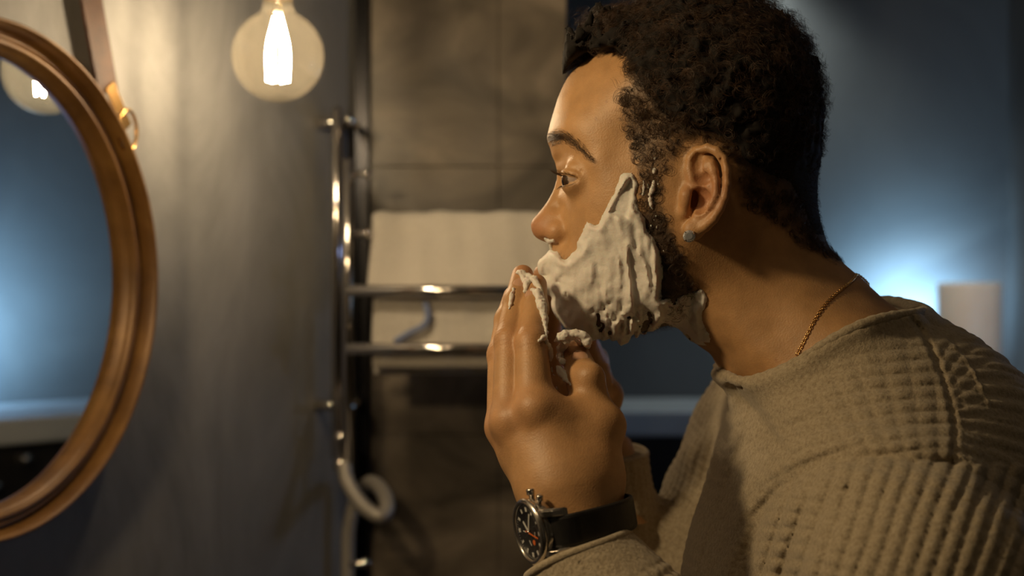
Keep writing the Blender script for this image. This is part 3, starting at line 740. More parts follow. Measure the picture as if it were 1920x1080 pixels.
def jumper(p, fine=True):
    tn, an, af, fn, ff = jumper_parts(p)
    if fine:
        # big soft folds
        an = an+folds(p, 3, (14, 14, 30), .0035)
        tn = tn+.003*vnoise(p*np.array([9, 16, 12]), 5)
        af = af+folds(p+p[:, [2, 0, 1]]*.6, 8, (30, 20, 26), .005)
        ff = ff+folds(p, 11, (30, 22, 34), .0045)
        fn = fn+folds(p, 13, (26, 20, 38), .002)
        # waffle cells, following each piece of cloth
        th, v = arm_uv(p, SH_N, ELB_N, np.array([-1., -1, 0])); w1 = waffle(th*.075+.18*v, v+.012*np.cos(th*1.1)+.004*vnoise(p*25, 2), .0096, .62)
        r = p-np.array([.205, 0, ZC-.03]); rad = np.sqrt(r[:, 0]**2+(r[:, 1]*.9)**2+(r[:, 2]*1.0)**2); az = np.arctan2(r[:, 0]-.35*r[:, 2]*0, -r[:, 2]+.02)
        w2 = waffle(rad+.002*vnoise(p*30, 4), az*.115, .0086, .6)
        th2, v2 = arm_uv(p, P(1083, 1037, -.131), EL, np.array([0, -1., 0])); w3 = waffle(th2*.036, v2)
        rib = np.abs(np.sin(th2*.036*math.pi/.0028)); kk = sstep(.022, .034, v2); w3 = w3*kk+.55*rib*(1-kk)
        th3, v3 = arm_uv(p, SH_F, ELB_F, np.array([0, -1., 0])); w4 = waffle(th3*.06, v3)
        amp = .0024
        fade = .22+.78*sstep(1400, 1560, 960+p[:, 0]*F/(1+p[:, 1])+.25*(p[:, 2]-ZC)*2667)*(p[:, 1] < 0)
        near_c = 1-np.exp(-(np.maximum(carve(p), 0)/.016)**2)
        D_ = 1+p[:, 1]; ppx = 960+p[:, 0]*F/D_; ppy = 540-(p[:, 2]-ZC)*F/D_; pq = np.stack([ppx, ppy], 1); ns = (p[:, 1] < -.035).astype(float)
        kS = sstep(-3, 3, poly_sd(pq, FOLDP))*ns; kR = sstep(-3, 3, poly_sd(pq, SEAMPOLY))*ns*(1-kS)
        wob = 2.5*vnoise(np.stack([ppx/60, ppy/60, ppx*0], 1), 77)
        us = ppx*.945+ppy*.327+wob; vs_ = -ppx*.327+ppy*.945-.00055*(us-1900)**2+wob
        wS = waffle(us, vs_, 34., .8)**.5*0+np.abs(np.sin(np.pi*us/34.))**.6*(.45+.55*np.abs(np.sin(np.pi*vs_/29.))**.6)
        rd = np.hypot((ppx-1770)*.66, ppy-1130)+wob; an_ = np.arctan2(ppy-1130, (ppx-1770)*.66)
        wT = np.abs(np.sin(np.pi*rd/24.))**.6*(.35+.65*np.abs(np.sin(np.pi*an_*345/25.))**.6)
        fT = (.10+.90*sstep(1400, 1580, ppx+.35*(ppy-700)))*ns
        w2 = np.where(ns > 0, wT, w2)
        th4, v4 = arm_uv(p, WF, ELB_F, np.array([0, -1., 0])); w5 = waffle(th4*.036, v4)
        wN = kS*.0034*wS+kR*.0019*w1+(1-kS-kR)*.0022*wT*fT; tn = tn-np.where(ns > 0, wN*near_c, .0014*w2*near_c); an = an-np.where(ns > 0, wN, .0026*w1); af = af-.0014*w4; fn = fn-.0018*w3; ff = ff-.0013*w5
    d = smin(tn, an, .006); d = smin(d, af, .008)
    d = smin(d, smin(fn, an, .02), .004); d = smin(d, smin(ff, af, .02), .006)
    d = np.minimum(d, fn)
    # raglan seam line over the near shoulder
    if fine:
        s = SEAMP(p, seam_c); d = d+.0016*np.exp(-(s/.0014)**2)-.0006*np.exp(-((s-.0035)/.002)**2)
        s = SEAMP(p, fold_c); d = d+.0026*np.exp(-(s/.0042)**2)-.0022*np.exp(-((s-.012)/.008)**2)
    d = smax(d, -carve(p), .003)
    return d
seam_pts = [P(1712, 596, -.085), P(1745, 650, -.135), P(1772, 720, -.175), P(1790, 800, -.21), P(1788, 870, -.235)]
seam_c = spline(seam_pts, 4)
seam_c = spline([(1712, 598), (1745, 650), (1772, 720), (1790, 800), (1786, 872)], 4)
fold_c = spline([(1786, 870), (1700, 862), (1600, 858), (1520, 878), (1450, 930), (1412, 1000), (1396, 1120)], 4)
FOLDP = np.concatenate([fold_c[:-1], [(1396, 1120), (1396, 1400), (2100, 1400), (2100, 871), (1790, 871)]]); SEAMPOLY = np.concatenate([seam_c, [(2100, 872), (2100, 450), (1705, 450)]])
def SEAMP(p, c):
    D = 1+p[:, 1]; q = np.stack([960+p[:, 0]*F/D, 540-(p[:, 2]-ZC)*F/D], 1); d = np.full(len(p), 1.0)
    m = np.all((q > c.min(0)-60) & (q < c.max(0)+60), axis=1) & (p[:, 1] < -.04)
    if m.any():
        qq = q[m]; dd = np.full(len(qq), 1e9)
        for a, b in zip(c[:-1], c[1:]):
            e = b-a; t = np.clip((qq-a)@e/(e@e), 0, 1); dd = np.minimum(dd, np.linalg.norm(qq-a-t[:, None]*e, axis=1))
        d[m] = dd*D[m]/F
    return d
def SEAMD(p, seam_c):
    d = np.full(len(p), 1.0); m = np.all((p[:, [0, 2]] > seam_c.min(0)[[0, 2]]-.04) & (p[:, [0, 2]] < seam_c.max(0)[[0, 2]]+.04), axis=1) & (p[:, 1] < -.05)
    if m.any():
        q = p[m][:, [0, 2]]; c = seam_c[:, [0, 2]]; dd = np.full(len(q), 1.)
        for a, b in zip(c[:-1], c[1:]):
            e = b-a; t = np.clip((q-a)@e/(e@e), 0, 1); dd = np.minimum(dd, np.linalg.norm(q-a-t[:, None]*e, axis=1))
        d[m] = dd
    return d
# ------------------------------------------------------------------ the continuous body
FRONT = None
def body(p):
    d = head_raw(p)
    d = near(p, d, P(1030, 400, -.06)-[0, .02, 0], np.array([P(1130, 0, 0)[0], .08, P(0, 270, 0)[2]]), eye_mod)
    d = near(p, d, np.array([P(1000, 0)[0], -.05, P(0, 545)[2]]), np.array([P(1085, 0)[0], .05, P(0, 405)[2]]), face_mod)
    d = near(p, d, np.array([P(1255, 0, -.08)[0]-.004, -.12, P(0, 465)[2]]), np.array([P(1390, 0, -.08)[0]+.012, .12, P(0, 255)[2]]), ear)
    # cords of the neck
    nb = sstep(ZC+.02, ZC-.02, p[:, 2])
    t = torso(p, 0)
    d = smin(d, t, .035)
    return d
def body_all(p):
    d = body(p)
    for sgn, sh, el, wr in ((-1, SH_N, ELB_N, WN), (1, SH_F, ELB_F, WF)):
        d = smin(d, cap(p, sh, el, .045, .036), .02); d = smin(d, cap(p, el, wr, .036, .024), .01)
    return d
HBOX = (np.array([P(985, 0)[0], -.115, ZC-.10]), np.array([.30, .115, ZC+.215]))
v1, f1 = nets(body, np.array([.005, -.118, ZC-.125]), np.array([.335, .118, ZC+.212]), .0013)
print('head', len(v1), round(time.time()-T0, 1))
# ------------------------------------------------------------------ materials driven by the body's own colouring
def vc_mat(name, rough, attrn='tint', **kw):
    m = mat(name, (.5, .3, .2), rough, **kw); a = nd(m, 'ShaderNodeAttribute', attribute_name=attrn)
    return m, a
SK, a = vc_mat('skin', .50, Subsurface_Weight=.12, Subsurface_Scale=.006)
bsdf(SK).inputs['Subsurface Radius'].default_value = (1, .35, .18)
tc = nd(SK, 'ShaderNodeTexCoord'); n1 = nd(SK, 'ShaderNodeTexNoise', Scale=70, Detail=5, Roughness=.6); ln(SK, tc.outputs['Object'], n1.inputs['Vector'])
mr = nd(SK, 'ShaderNodeMapRange'); mr.inputs[1].default_value = .3; mr.inputs[2].default_value = .7; mr.inputs[3].default_value = .86; mr.inputs[4].default_value = 1.1; ln(SK, n1.outputs['Fac'], mr.inputs[0])
vm = nd(SK, 'ShaderNodeVectorMath', operation='SCALE'); ln(SK, a.outputs['Color'], vm.inputs[0]); ln(SK, mr.outputs[0], vm.inputs['Scale']); ln(SK, vm.outputs[0], bsdf(SK).inputs['Base Color'])
n2 = nd(SK, 'ShaderNodeTexVoronoi', Scale=900); ln(SK, tc.outputs['Object'], n2.inputs['Vector'])
n3 = nd(SK, 'ShaderNodeTexNoise', Scale=330, Detail=4); ln(SK, tc.outputs['Object'], n3.inputs['Vector'])
ad = nd(SK, 'ShaderNodeMath', operation='ADD'); ln(SK, n2.outputs['Distance'], ad.inputs[0]); ln(SK, n3.outputs['Fac'], ad.inputs[1])
bump(SK, ad.outputs[0], .30, .0003)
HAIR = mat('dark_curly_hair', (.022, .012, .007), .42); HAIR2 = mat('dark_hair_mass', (.007, .0045, .003), .95)
n, mp, r = noise_col(HAIR, [(.016, .009, .005), (.105, .056, .028)], 60, 3)
FOAM = mat('shaving_foam', (.76, .72, .66), .6, Subsurface_Weight=.25, Subsurface_Scale=.004)
tc = nd(FOAM, 'ShaderNodeTexCoord'); n1 = nd(FOAM, 'ShaderNodeTexNoise', Scale=260, Detail=5, Roughness=.65); ln(FOAM, tc.outputs['Object'], n1.inputs['Vector']); bump(FOAM, n1.outputs['Fac'], .4, .0012)
noise_col(FOAM, [(.71, .67, .61), (.78, .74, .69)], 120)
KNIT = mat('beige_knit', (.40, .32, .21), .95, Sheen_Weight=.25, Sheen_Roughness=.5)
n, mp, r = noise_col(KNIT, [(.27, .21, .135), (.40, .325, .22), (.50, .42, .30)], 420, 5, .7, pos=[.3, .5, .72])
bump(KNIT, n.outputs['Fac'], .8, .0014)
# ------------------------------------------------------------------ the man
MAN = empty('person', (.26, 0, 0)); tag(MAN, 'man in beige waffle-knit jumper leaning forward, spreading shaving foam on his face', 'person')
def pxy(v, near_side=True):
    y = -np.abs(v[:, 1]) if near_side else v[:, 1]; D = 1+y
    return 960+v[:, 0]*F/D, 540-(v[:, 2]-ZC)*F/D
v2, f2 = nets(lambda p: hand(p), hand_lo, hand_hi, .0011)
v3, f3 = nets(far_hand, np.array([-.04, .0, ZC-.19]), np.array([.13, .21, ZC+.04]), .002)
def rest(p):
    d = torso(p)
    for sh, el, wr in ((SH_N, ELB_N, WN), (SH_F, ELB_F, WF)):
        d = smin(d, cap(p, sh, el, .045, .036), .02); d = smin(d, cap(p, el, wr, .036, .022), .01)
    d = smin(d, ell(p, (.34, 0, ZC-.62), (.12, .165, .30)), .08)
    for s in (-1, 1):
        d = smin(d, cap(p, (.36, s*.09, ZC-.80), (.33, s*.10, .45), .085, .055), .05)
        d = smin(d, cap(p, (.33, s*.10, .45), (.38, s*.10, .07), .055, .036), .01)
        d = smin(d, cap(p, (.37, s*.10, .045), (.22, s*.11, .028), .042, .026), .02)
    return d
v4, f4 = nets(rest, np.array([-.02, -.30, 0.0]), np.array([.50, .32, ZC+.05]), .009)
v4 = v4.copy(); v4 -= 0
BV = [v1, v2, v3, v4]; BF = [f1, f2, f3, f4]; off_ = np.cumsum([0]+[len(v) for v in BV])
bodyv = np.concatenate(BV); bodyf = np.concatenate([f+o_ for f, o_ in zip(BF, off_)])
print('body', len(bodyv), round(time.time()-T0, 1))
HP = np.array([(1040,60),(1050,150),(1068,132),(1085,115),(1108,104),(1150,99),(1170,106),(1181,130),(1180,155),(1166,190),(1168,225),(1183,258),(1190,285),(1200,320),(1203,350),(1200,390),(1215,430),(1225,470),(1235,540),(1240,590),(1262,612),(1290,585),(1300,550),(1288,505),(1270,465),(1256,430),(1247,395),(1240,350),(1246,322),(1262,300),(1285,272),(1310,262),(1350,268),(1372,300),(1385,345),(1400,385),(1440,405),(1475,430),(1500,455),(1530,470),(1570,490),(1640,470),(1640,-120),(1000,-120)], float)
def psd(px, py, poly): return poly_sd(np.stack([px, py], 1), poly)
HPC = np.array([(1040,60),(1050,150),(1068,132),(1085,115),(1108,104),(1150,99),(1172,106),(1190,140),(1215,180),(1245,215),(1290,240),(1340,252),(1375,270),(1398,305),(1440,330),(1480,345),(1500,390),(1520,440),(1560,480),(1640,470),(1640,-120),(1000,-120)], float)
def m_hair(v, noise=5):
    px, py = pxy(v); return psd(px, py, HP)+noise*vnoise(v*350, 21)
FP = np.array([(1174,326),(1190,324),(1195,350),(1192,385),(1213,409),(1218,433),(1231,457),(1240,481),(1245,515),(1243,560),(1262,562),(1285,551),(1318,541),(1328,556),(1322,583),(1318,604),(1340,650),(1325,652),(1296,640),(1268,615),(1244,606),(1222,630),(1204,655),(1174,676),(1138,674),(1102,662),(1066,630),(1040,600),(1020,570),(1000,548),(1004,520),(998,495),(1008,478),(1022,471),(1030,463),(1040,474),(1052,484),(1062,482),(1072,472),(1082,466),(1084,452),(1093,430),(1100,416),(1118,419),(1136,385),(1152,352),(1164,330)], float)
def tint_body(v, raw):
    n = len(v); px, py = pxy(v); base = np.tile(np.array([.49, .275, .120]), (n, 1))
    def mix(c, k): nonlocal base; k = np.clip(k, 0, 1)[:, None]; base = base*(1-k)+np.array(c)*k
    blot = fbm(v*45, 5, 3); base *= (1+.06*blot)[:, None]
    g = lambda cx, cy, r: np.exp(-((px-cx)**2+(py-cy)**2)/r**2)
    mix((.52, .20, .11), .45*g(1005, 425, 30)); mix((.50, .20, .12), .45*g(1330, 360, 50)*(raw > .0015))
    mix((.38, .19, .09), .22*g(1085, 354, 12))
    bc = np.array([(1024,262),(1036,257),(1052,255),(1068,261),(1084,273),(1098,287),(1112,300)], float); bd = np.full(n, 99.)
    for j_, (a_, b_) in enumerate(zip(bc[:-1], bc[1:])):
        e_ = b_-a_; q_ = np.stack([px, py], 1)-a_; t_ = np.clip(q_@e_/(e_@e_), 0, 1); bd = np.minimum(bd, np.linalg.norm(q_-t_[:, None]*e_, axis=1)/(1-.11*(j_+t_)))
    mix((.07, .042, .025), .75*sstep(11, 2, bd)*sstep(1118, 1060, px))
    lip = psd(px, py, np.array([(1012,495),(1034,503),(1058,517),(1040,532),(1018,530),(1022,513)], float)); mix((.38, .14, .10), .8*sstep(-4, 2, lip))
    beard = psd(px, py, np.array([(1030,478),(1060,488),(1078,520),(1100,560),(1180,560),(1200,470),(1205,400),(1240,400),(1290,520),(1300,560),(1262,612),(1180,640),(1080,635),(1040,580),(1034,548),(1050,530),(1036,505),(1012,490)], float))
    mix((.055, .036, .026), .85*sstep(-12, 8, beard+6*vnoise(v*500, 9))*(lip < 2))
    hm = m_hair(v, 9); hc = sstep(-22, 12, psd(px, py, HPC)); mix((.030, .019, .013), (.62+.33*hc)*sstep(-9, 9, hm)*(raw < .002))
    for cx, cy, r in ((1118, 223, 2.6), (1137, 190, 2.2), (1112, 263, 2), (1455, 675, 2.6), (1146, 228, 2)): mix((.22, .09, .045), .6*g(cx, cy, r))
    return base
raw = head_raw(v1)
t1 = tint_body(v1, raw)
def tint_hand(v, H, sh=np.zeros(3), flip=False):
    q = v.copy()
    if flip: q[:, 1] = -q[:, 1]+.014
    q = q-sh; c = np.tile(np.array([.46, .255, .112]), (len(v), 1))*(1+.07*fbm(v*60, 6, 3))[:, None]
    for n in H:
        for j, r_, w_ in ((0, .011, .35), (1, .008, .4), (3, .008, .5)):
            k = (w_*np.exp(-(np.linalg.norm(q-H[n][j][0], axis=1)/r_/1.3)**2))[:, None]; c = c*(1-k)+np.array([.44, .175, .10])*k
    return c
tints = np.concatenate([t1, tint_hand(v2, HAND), tint_hand(v3, HAND, FAR, True), np.tile([.45, .26, .145], (len(v4), 1))])
# fine relief: skin folds on knuckles, forehead lines
def nrm(v, f):
    a = v[f[:, 2]]-v[f[:, 0]]; b = v[f[:, 3]]-v[f[:, 1]]; n = np.cross(a, b); N = np.zeros_like(v)
    for k in range(4):
        for i in range(3): N[:, i] += np.bincount(f[:, k], n[:, i], len(v))
    return N/(np.linalg.norm(N, axis=1)[:, None]+1e-12)
N2 = nrm(v2, f2)
def wrinkles(v, N):
    d = np.zeros(len(v))
    for n in ('index', 'middle', 'ring'):
        a, b = HAND[n][0][0], HAND[n][2][0]; c = HAND[n][1][0]; ax = (b-a)/np.linalg.norm(b-a); t = (v-c)@ax; r = np.linalg.norm(v-c, axis=1)
        d += -.00035*np.exp(-(r/.013)**2)*(.5+.5*np.cos(t*2*np.pi/.0028+vnoise(v*250, 3)*1.5))
    return v+N*d[:, None]
bodyv[off_[1]:off_[2]] = wrinkles(v2, N2)
BODY = mk('body', bodyv, bodyf, SK); attr(BODY, 'tint', tints); adopt(BODY, MAN)
bvh = BVHTree.FromPolygons([tuple(v) for v in bodyv[:off_[2]]], bodyf[:len(f1)+len(f2)].tolist())
CAM = Vector((0, -1, ZC))
def hit(px, py, lift=0.0, dY=-.085):
    d = Vector(P(px, py, 0))-CAM; d.normalize(); loc, nr, i, dist = bvh.ray_cast(CAM, d)
    if loc is None: return np.array(P(px, py, dY)), np.array([0, -1., 0])
    return np.array(loc)+np.array(nr)*lift, np.array(nr)
# eyes
EM = mat('eye', (.8, .7, .62), .06); a = nd(EM, 'ShaderNodeAttribute', attribute_name='tint'); ln(EM, a.outputs['Color'], bsdf(EM).inputs['Base Color'])
for sgn in (1, -1):
    c = EC.copy(); c[1] *= sgn; bm = bmesh.new(); bmesh.ops.create_icosphere(bm, subdivisions=5, radius=ER*.985)
    gz = Vector((-.93, -.30, -.19)).normalized(); cols = []
    for v_ in bm.verts:
        a_ = math.degrees(v_.co.angle(gz)); v_.co *= 1+.06*math.exp(-(a_/24)**4)
        cols.append((.005, .004, .003) if a_ < 9 else ((.045, .022, .010) if a_ < 27 else ((.10, .07, .05) if a_ < 30 else (.42, .31, .25))))  # sclera darkened to a pinkish tone, its shade put into the colour
    o = from_bm('eyeball', bm, EM, smooth=True); attr(o, 'tint', np.array(cols)); o.location = tuple(c); adopt(o, MAN)
# ------------------------------------------------------------------ hair strands as thin three-sided tubes
def strands(name, paths, rad, m, parent, taper=True):
    paths = np.asarray(paths); n, k, _ = paths.shape
    t = np.gradient(paths, axis=1); t /= np.linalg.norm(t, axis=2)[..., None]+1e-12
    ref = np.array([.31, .77, .55]); u = np.cross(t, ref); u /= np.linalg.norm(u, axis=2)[..., None]+1e-9; w_ = np.cross(t, u)
    rr = (rad if np.ndim(rad) else np.full(n, rad))[:, None]*(np.linspace(1, .35, k)[None] if taper else 1)
    V_ = np.stack([paths+rr[..., None]*(math.cos(a_)*u+math.sin(a_)*w_) for a_ in (0, 2.0944, 4.1888)], 2).reshape(-1, 3)
    i = np.arange(n)[:, None, None]*k*3+np.arange(k-1)[None, :, None]*3; j = np.arange(3)[None, None]; j2 = (j+1) % 3
    Fs = np.stack([i+j, i+j2, i+3+j2, i+3+j], -1).reshape(-1, 4)
    o = mk(name, V_, Fs, m); adopt(o, parent); return o
N1 = nrm(v1, f1); hm = m_hair(v1, 6); px1, py1 = pxy(v1)
scalp = np.where((hm > 0) & (raw < .0015) & (v1[:, 2] > ZC-.02))[0]
def hair_h(px, py):       # height of the hair above the scalp
    h = .0155*np.ones_like(px)
    h = np.where(py > 150, .0155-.0075*sstep(150, 290, py), h)
    h = h*(1-.72*sstep(265, 345, py))
    h = np.where(px < 1250, h*(1-.6*sstep(240, 310, py)), h)
    h += .016*sstep(1200, 1090, px)*sstep(190, 90, py)-.002*sstep(1450, 1520, px)
    return h
cps = psd(px1, py1, HPC)
def edge_f(hm_): return .35+.65*sstep(0, 22, hm_)
def grow_locks(idx, nl, per, k, seed, rad):
    r = np.random.default_rng(seed); wt = np.where(cps[idx] > 0, 1, .75); pk = r.choice(idx, nl, p=wt/wt.sum()); out = []; rr = []
    H_ = hair_h(px1[pk], py1[pk])*edge_f(hm[pk])*r.uniform(.75, 1.12, nl)
    s = np.linspace(0, 1, k)
    for q, h in zip(pk, H_):
        n = N1[q]; t_ = np.cross(n, r.normal(size=3)); t_ /= np.linalg.norm(t_); b = np.cross(n, t_)
        ax = n+t_*r.uniform(-.1, .75); ax /= np.linalg.norm(ax)
        if h > .006 and r.random() < .25: ax = ax*.55+t_*.8
        ax /= np.linalg.norm(ax); e1 = np.cross(ax, [.3, .5, .8]); e1 /= np.linalg.norm(e1); e2 = np.cross(ax, e1)
        core = cps[q] > 4
        R_ = (min(.0044, h*.33) if core else .0034)*r.uniform(.55, 1.25); turns = h*r.uniform(110, 190) if core else r.uniform(.9, 1.7); ph = r.uniform(0, 6.28); sg = r.choice((-1, 1))
        for j in range(per):
            o_ = r.normal(size=3)*.00055; ph2 = ph+r.normal()*.22; R2 = R_*(1+r.normal()*.12); h2 = h*(1+r.normal()*.08)
            an = ph2+sg*turns*2*np.pi*s
            env = np.minimum(1, s*4)
            pth = v1[q]+o_*np.minimum(1, s*3)[:, None]+ax*(h2*s)[:, None]+(R2*env)[:, None]*(np.cos(an)[:, None]*e1+np.sin(an)[:, None]*e2)
            out.append(pth); rr.append(rad*r.uniform(.75, 1.2))
    return np.array(out), np.array(rr)
nearI = scalp[v1[scalp, 1] < .012]; farI = scalp[v1[scalp, 1] >= .012]
pa, ra_ = grow_locks(nearI, 2300, 5, 20, 3, .00012); pb, rb_ = grow_locks(farI, 480, 4, 18, 4, .00012)
HC = strands('hair', pa, ra_, HAIR, MAN); HC['kind'] = 'stuff'
h2 = strands('far_side_curls', pb, rb_, HAIR, HC)
# short hair: sideburns, beard, the faded nape and the edge of the hairline
r = np.random.default_rng(9)
be = np.array([(1200,300),(1245,320),(1240,380),(1262,440),(1295,520),(1302,556),(1262,614),(1180,642),(1080,638),(1040,580),(1050,530),(1100,560),(1180,560),(1205,430)], float)
bsd = psd(px1, py1, be)
sel = np.where(((bsd > 0) | ((hm > -6) & (py1 > 235) & (v1[:, 2] > ZC-.02)) | ((np.abs(hm) < 9) & (py1 < 320))) & (raw < .0015))[0]
pk = r.choice(sel, 6500); k = 6; s = np.linspace(0, 1, k); out = []
for q in pk:
    n = N1[q]; t_ = np.cross(n, r.normal(size=3)); t_ /= np.linalg.norm(t_)+1e-9; L_ = r.uniform(.002, .0048)*(1.5 if (py1[q] < 320 and abs(hm[q]) < 9) else 1)
    out.append(v1[q]+n*(L_*.75*s*(1-.3*s))[:, None]+t_*(L_*r.uniform(.3, 1)*s**2)[:, None]+np.array([0, 0, -1])*(L_*.3*s**2)[:, None])
strands('short_hair', np.array(out), .00008, HAIR, MAN)['kind'] = 'stuff'
# dark mass under the curls
def capf(p):
    px, py = pxy(p); s_ = psd(px, py, HPC)
    h = hair_h(px, py)*edge_f(s_)*(.50+.34*vnoise(p*150, 31)+.14*vnoise(p*420, 32))
    return np.maximum(head_raw(p)-np.where(s_ > 0, h*sstep(0, 12, s_), -.004), ZC+.035-p[:, 2])
vc, fc = nets(capf, np.array([.02, -.10, ZC+.02]), np.array([.26, .10, ZC+.235]), .0020)
pxc, pyc = pxy(vc); sc2 = psd(pxc, pyc, HPC); vc, fc, _ = drop_faces(vc, fc, (sc2 > 1))
adopt(mk('hair_mass', vc, fc, HAIR2), HC); HC.children[-1].parent = HC
print('hair', round(time.time()-T0, 1))
# eyebrows and lashes
def brow():
    c = spline([(1024,262),(1036,257),(1052,255),(1068,261),(1084,273),(1098,287),(1112,300)], 30); n = len(c); out = []
    r = np.random.default_rng(5)
    for i in range(520):
        t = r.random()**1.6; q = c[int(t*(n-1))]; wd = 9.5*(1-t)**.7+4.0; o_ = float(np.clip(r.normal()*.55, -1.1, 1.1))*wd
        dr = c[min(n-1, int(t*(n-1))+3)]-c[max(0, int(t*(n-1))-3)]; dr = dr/np.linalg.norm(dr); nn = np.array([-dr[1], dr[0]])
        a = q+nn*o_; L_ = r.uniform(9, 17)*(1-.3*t); b = a+dr*L_*.5+nn*r.normal()*1.2; e = a+dr*L_+nn*(-o_*.35+r.normal()*1.5)
        if a[0] < 1024: continue
        A_, na = hit(*a); B_2, nb = hit(*b); E_, ne = hit(*e)
        if max(abs(A_[1]-E_[1]), abs(A_[1]-B_2[1])) > .02 or A_[1] > .0: continue
        out.append(spline([A_, B_2+nb*.0011, E_+ne*.0007], 3))
    return out
bl = brow(); strands('eyebrow', bl, .00008, HAIR, MAN)
out = []; r = np.random.default_rng(6)
for i in range(60):            # upper lashes leave the lid margin, lower lashes point down
    for up in (1, 0):
        if not up and i % 2: continue
        az = -45+122*i/59; wd_ = math.sqrt(max(0, 1-((az-15)/72)**2)); ph = math.radians(-.045*(az-15)+(15.5*wd_ if up else -22*wd_)); za = math.radians(az); rr = ER+.0013; lat = -math.sin(za)
        b = EC+rr*np.array([-math.cos(za)*math.cos(ph), -math.sin(za)*math.cos(ph), math.sin(ph)]); L_ = (.0070 if up else .004)*r.uniform(.8, 1.1)
        d = np.array([-1, -.25+lat*.55, .0 if up else -.45]); d = d/np.linalg.norm(d)
        s = np.linspace(0, 1, 6)
        out.append(b+d*(L_*s)[:, None]+np.array([0, 0, 1.])*((-.0016*s+.0042*s**2) if up else -.001*s**2)[:, None])
strands('eyelashes', out, .00010, HAIR, MAN)
# fingernails
NAIL = mat('fingernail', (.55, .30, .19), .18, Subsurface_Weight=.1)
for nm, c, rw, rl in NAILS:
    a, b = HAND[nm][2][0], HAND[nm][3][0]; ax = (b-a)/np.linalg.norm(b-a)
    pp, nr = hit(960+c[0]*F/(1+c[1]), 540-(c[2]-ZC)*F/(1+c[1])); nr = nr-ax*(nr@ax); nr /= np.linalg.norm(nr); s_ = np.cross(ax, nr)
    bm = bmesh.new(); bmesh.ops.create_uvsphere(bm, u_segments=24, v_segments=12, radius=1)
    for v_ in bm.verts:
        q = v_.co.copy(); v_.co = Vector(pp+s_*q.x*rw*.9+ax*q.y*rl*.85+nr*(q.z*.0009-.0012*q.x*q.x-.0004))
    adopt(from_bm('fingernail', bm, NAIL, smooth=True), MAN)
# ------------------------------------------------------------------ foam on the face
thinA = np.array([(1142,400),(1160,362),(1182,332),(1192,340),(1186,380),(1178,412),(1160,405)], float)
thinB = np.array([(1105,585),(1150,560),(1200,575),(1232,590),(1215,640),(1170,640),(1130,630)], float)
thinC = np.array([(1040,520),(1062,530),(1066,560),(1050,555)], float)
thinD = np.array([(1245,560),(1320,545),(1320,600),(1340,650),(1300,640),(1260,610)], float)
def foam_t(p):
    px, py = pxy(p); sd = psd(px, py, FP)+5.0*vnoise(np.stack([px/19, py/19, np.sign(p[:, 1])*3], 1), 41)+1.4*vnoise(np.stack([px/5, py/5, px*0], 1), 42)
    e = np.maximum(sd, 0)/2850
    cx = px-18*np.sin((py-430)/95.)+7*vnoise(np.stack([px/60, py/60, px*0], 1), 43)
    rid = vnoise(np.stack([cx/17, py/85, p[:, 1]*9], 1), 44); rid2 = vnoise(np.stack([cx/7.5, py/42, p[:, 1]*9], 1), 45); rid3 = vnoise(np.stack([px/9, py/10, px*0], 1), 46)
    t = .0030*sstep(0, .0035, e)+.0005
    rg = (1-np.abs(rid))**2
    amp = sstep(0, .006, e)
    sm = sstep(1085, 1150, px)*.75+.25
    t = t+amp*(sm*(.0036*rg-.0016+.0018*rid2)+.0004*rid3+.0016*vnoise(np.stack([(px+py*.3)/34, py/40, px*0], 1), 47))
    t += amp*.0016*np.exp(-((sd-10)/8.)**2)
    kA = sstep(-4, 5, psd(px, py, thinA)); t = t*(1-kA)+kA*(.0007+.0004*rid3)
    kB = sstep(-10, 12, psd(px, py, thinB)); n_ = fbm(np.stack([px/11, py/17, px*0], 1), 48, 3); t = t-kB*(.0016+.0032*np.maximum(n_, -.35))
    kC = sstep(-4, 5, psd(px, py, thinC)); t = t-kC*(.0008+.003*np.maximum(fbm(np.stack([px/9, py/9, px*0], 1), 49, 2), 0))
    kD = sstep(-4, 6, psd(px, py, thinD)); t = t*(1-.62*kD)-kD*.0014*np.maximum(n_, 0)
    # the rolled ridge running up to the temple
    ed = poly_sd(np.stack([px, py], 1), np.array([(1186,322),(1193,340),(1190,375),(1178,415),(1172,415),(1183,370)], float)); t += .0010*sstep(-2, 4, ed)
    return np.where(sd > 0, t, -.003)
def foam_f(p): return np.maximum(body(p)-foam_t(p), p[:, 2]-(ZC+.1))
flo = np.array([P(992, 0)[0], -.088, P(0, 690)[2]]); fhi = np.array([P(1350, 0)[0]-.004, .088, P(0, 310)[2]])
vf, ff_ = nets(foam_f, flo, fhi, .0012)
tt = foam_t(vf); vf, ff_, _ = drop_faces(vf, ff_, tt > -.0002)
bits = []
def blob(pts, rad):           # a streak of foam lying on the skin
    q = [hit(a, b, .0) for a, b in pts]; return [(x+n*rad_*.35, rad_) for (x, n), rad_ in zip(q, rad if isinstance(rad, (list, tuple)) else [rad]*len(pts))]
face_bits = [blob([(1226,340),(1224,356),(1219,366)], [.0012, .0017, .0012]), blob([(1219,372),(1221,384),(1224,392)], [.0014, .0012, .0006]), blob([(1228,318),(1227,323)], .0013), blob([(1228,296),(1228,298)], .0008),
             blob([(1214,344),(1216,352)], .0008), blob([(1230,405),(1230,407)], .0008), blob([(1221,422),(1222,424)], .0007), blob([(1244,470),(1244,471)], .0006), blob([(1234,345),(1235,346)], .0006), blob([(1226,412),(1227,413)], .0006), blob([(1232,425),(1232,427)], .0006),
             blob([(1023,446),(1030,451),(1038,450)], [.0013, .0018, .0012]), blob([(1033,458),(1035,466)], .0013), blob([(1207,338),(1208,352),(1205,366)], .0007)]
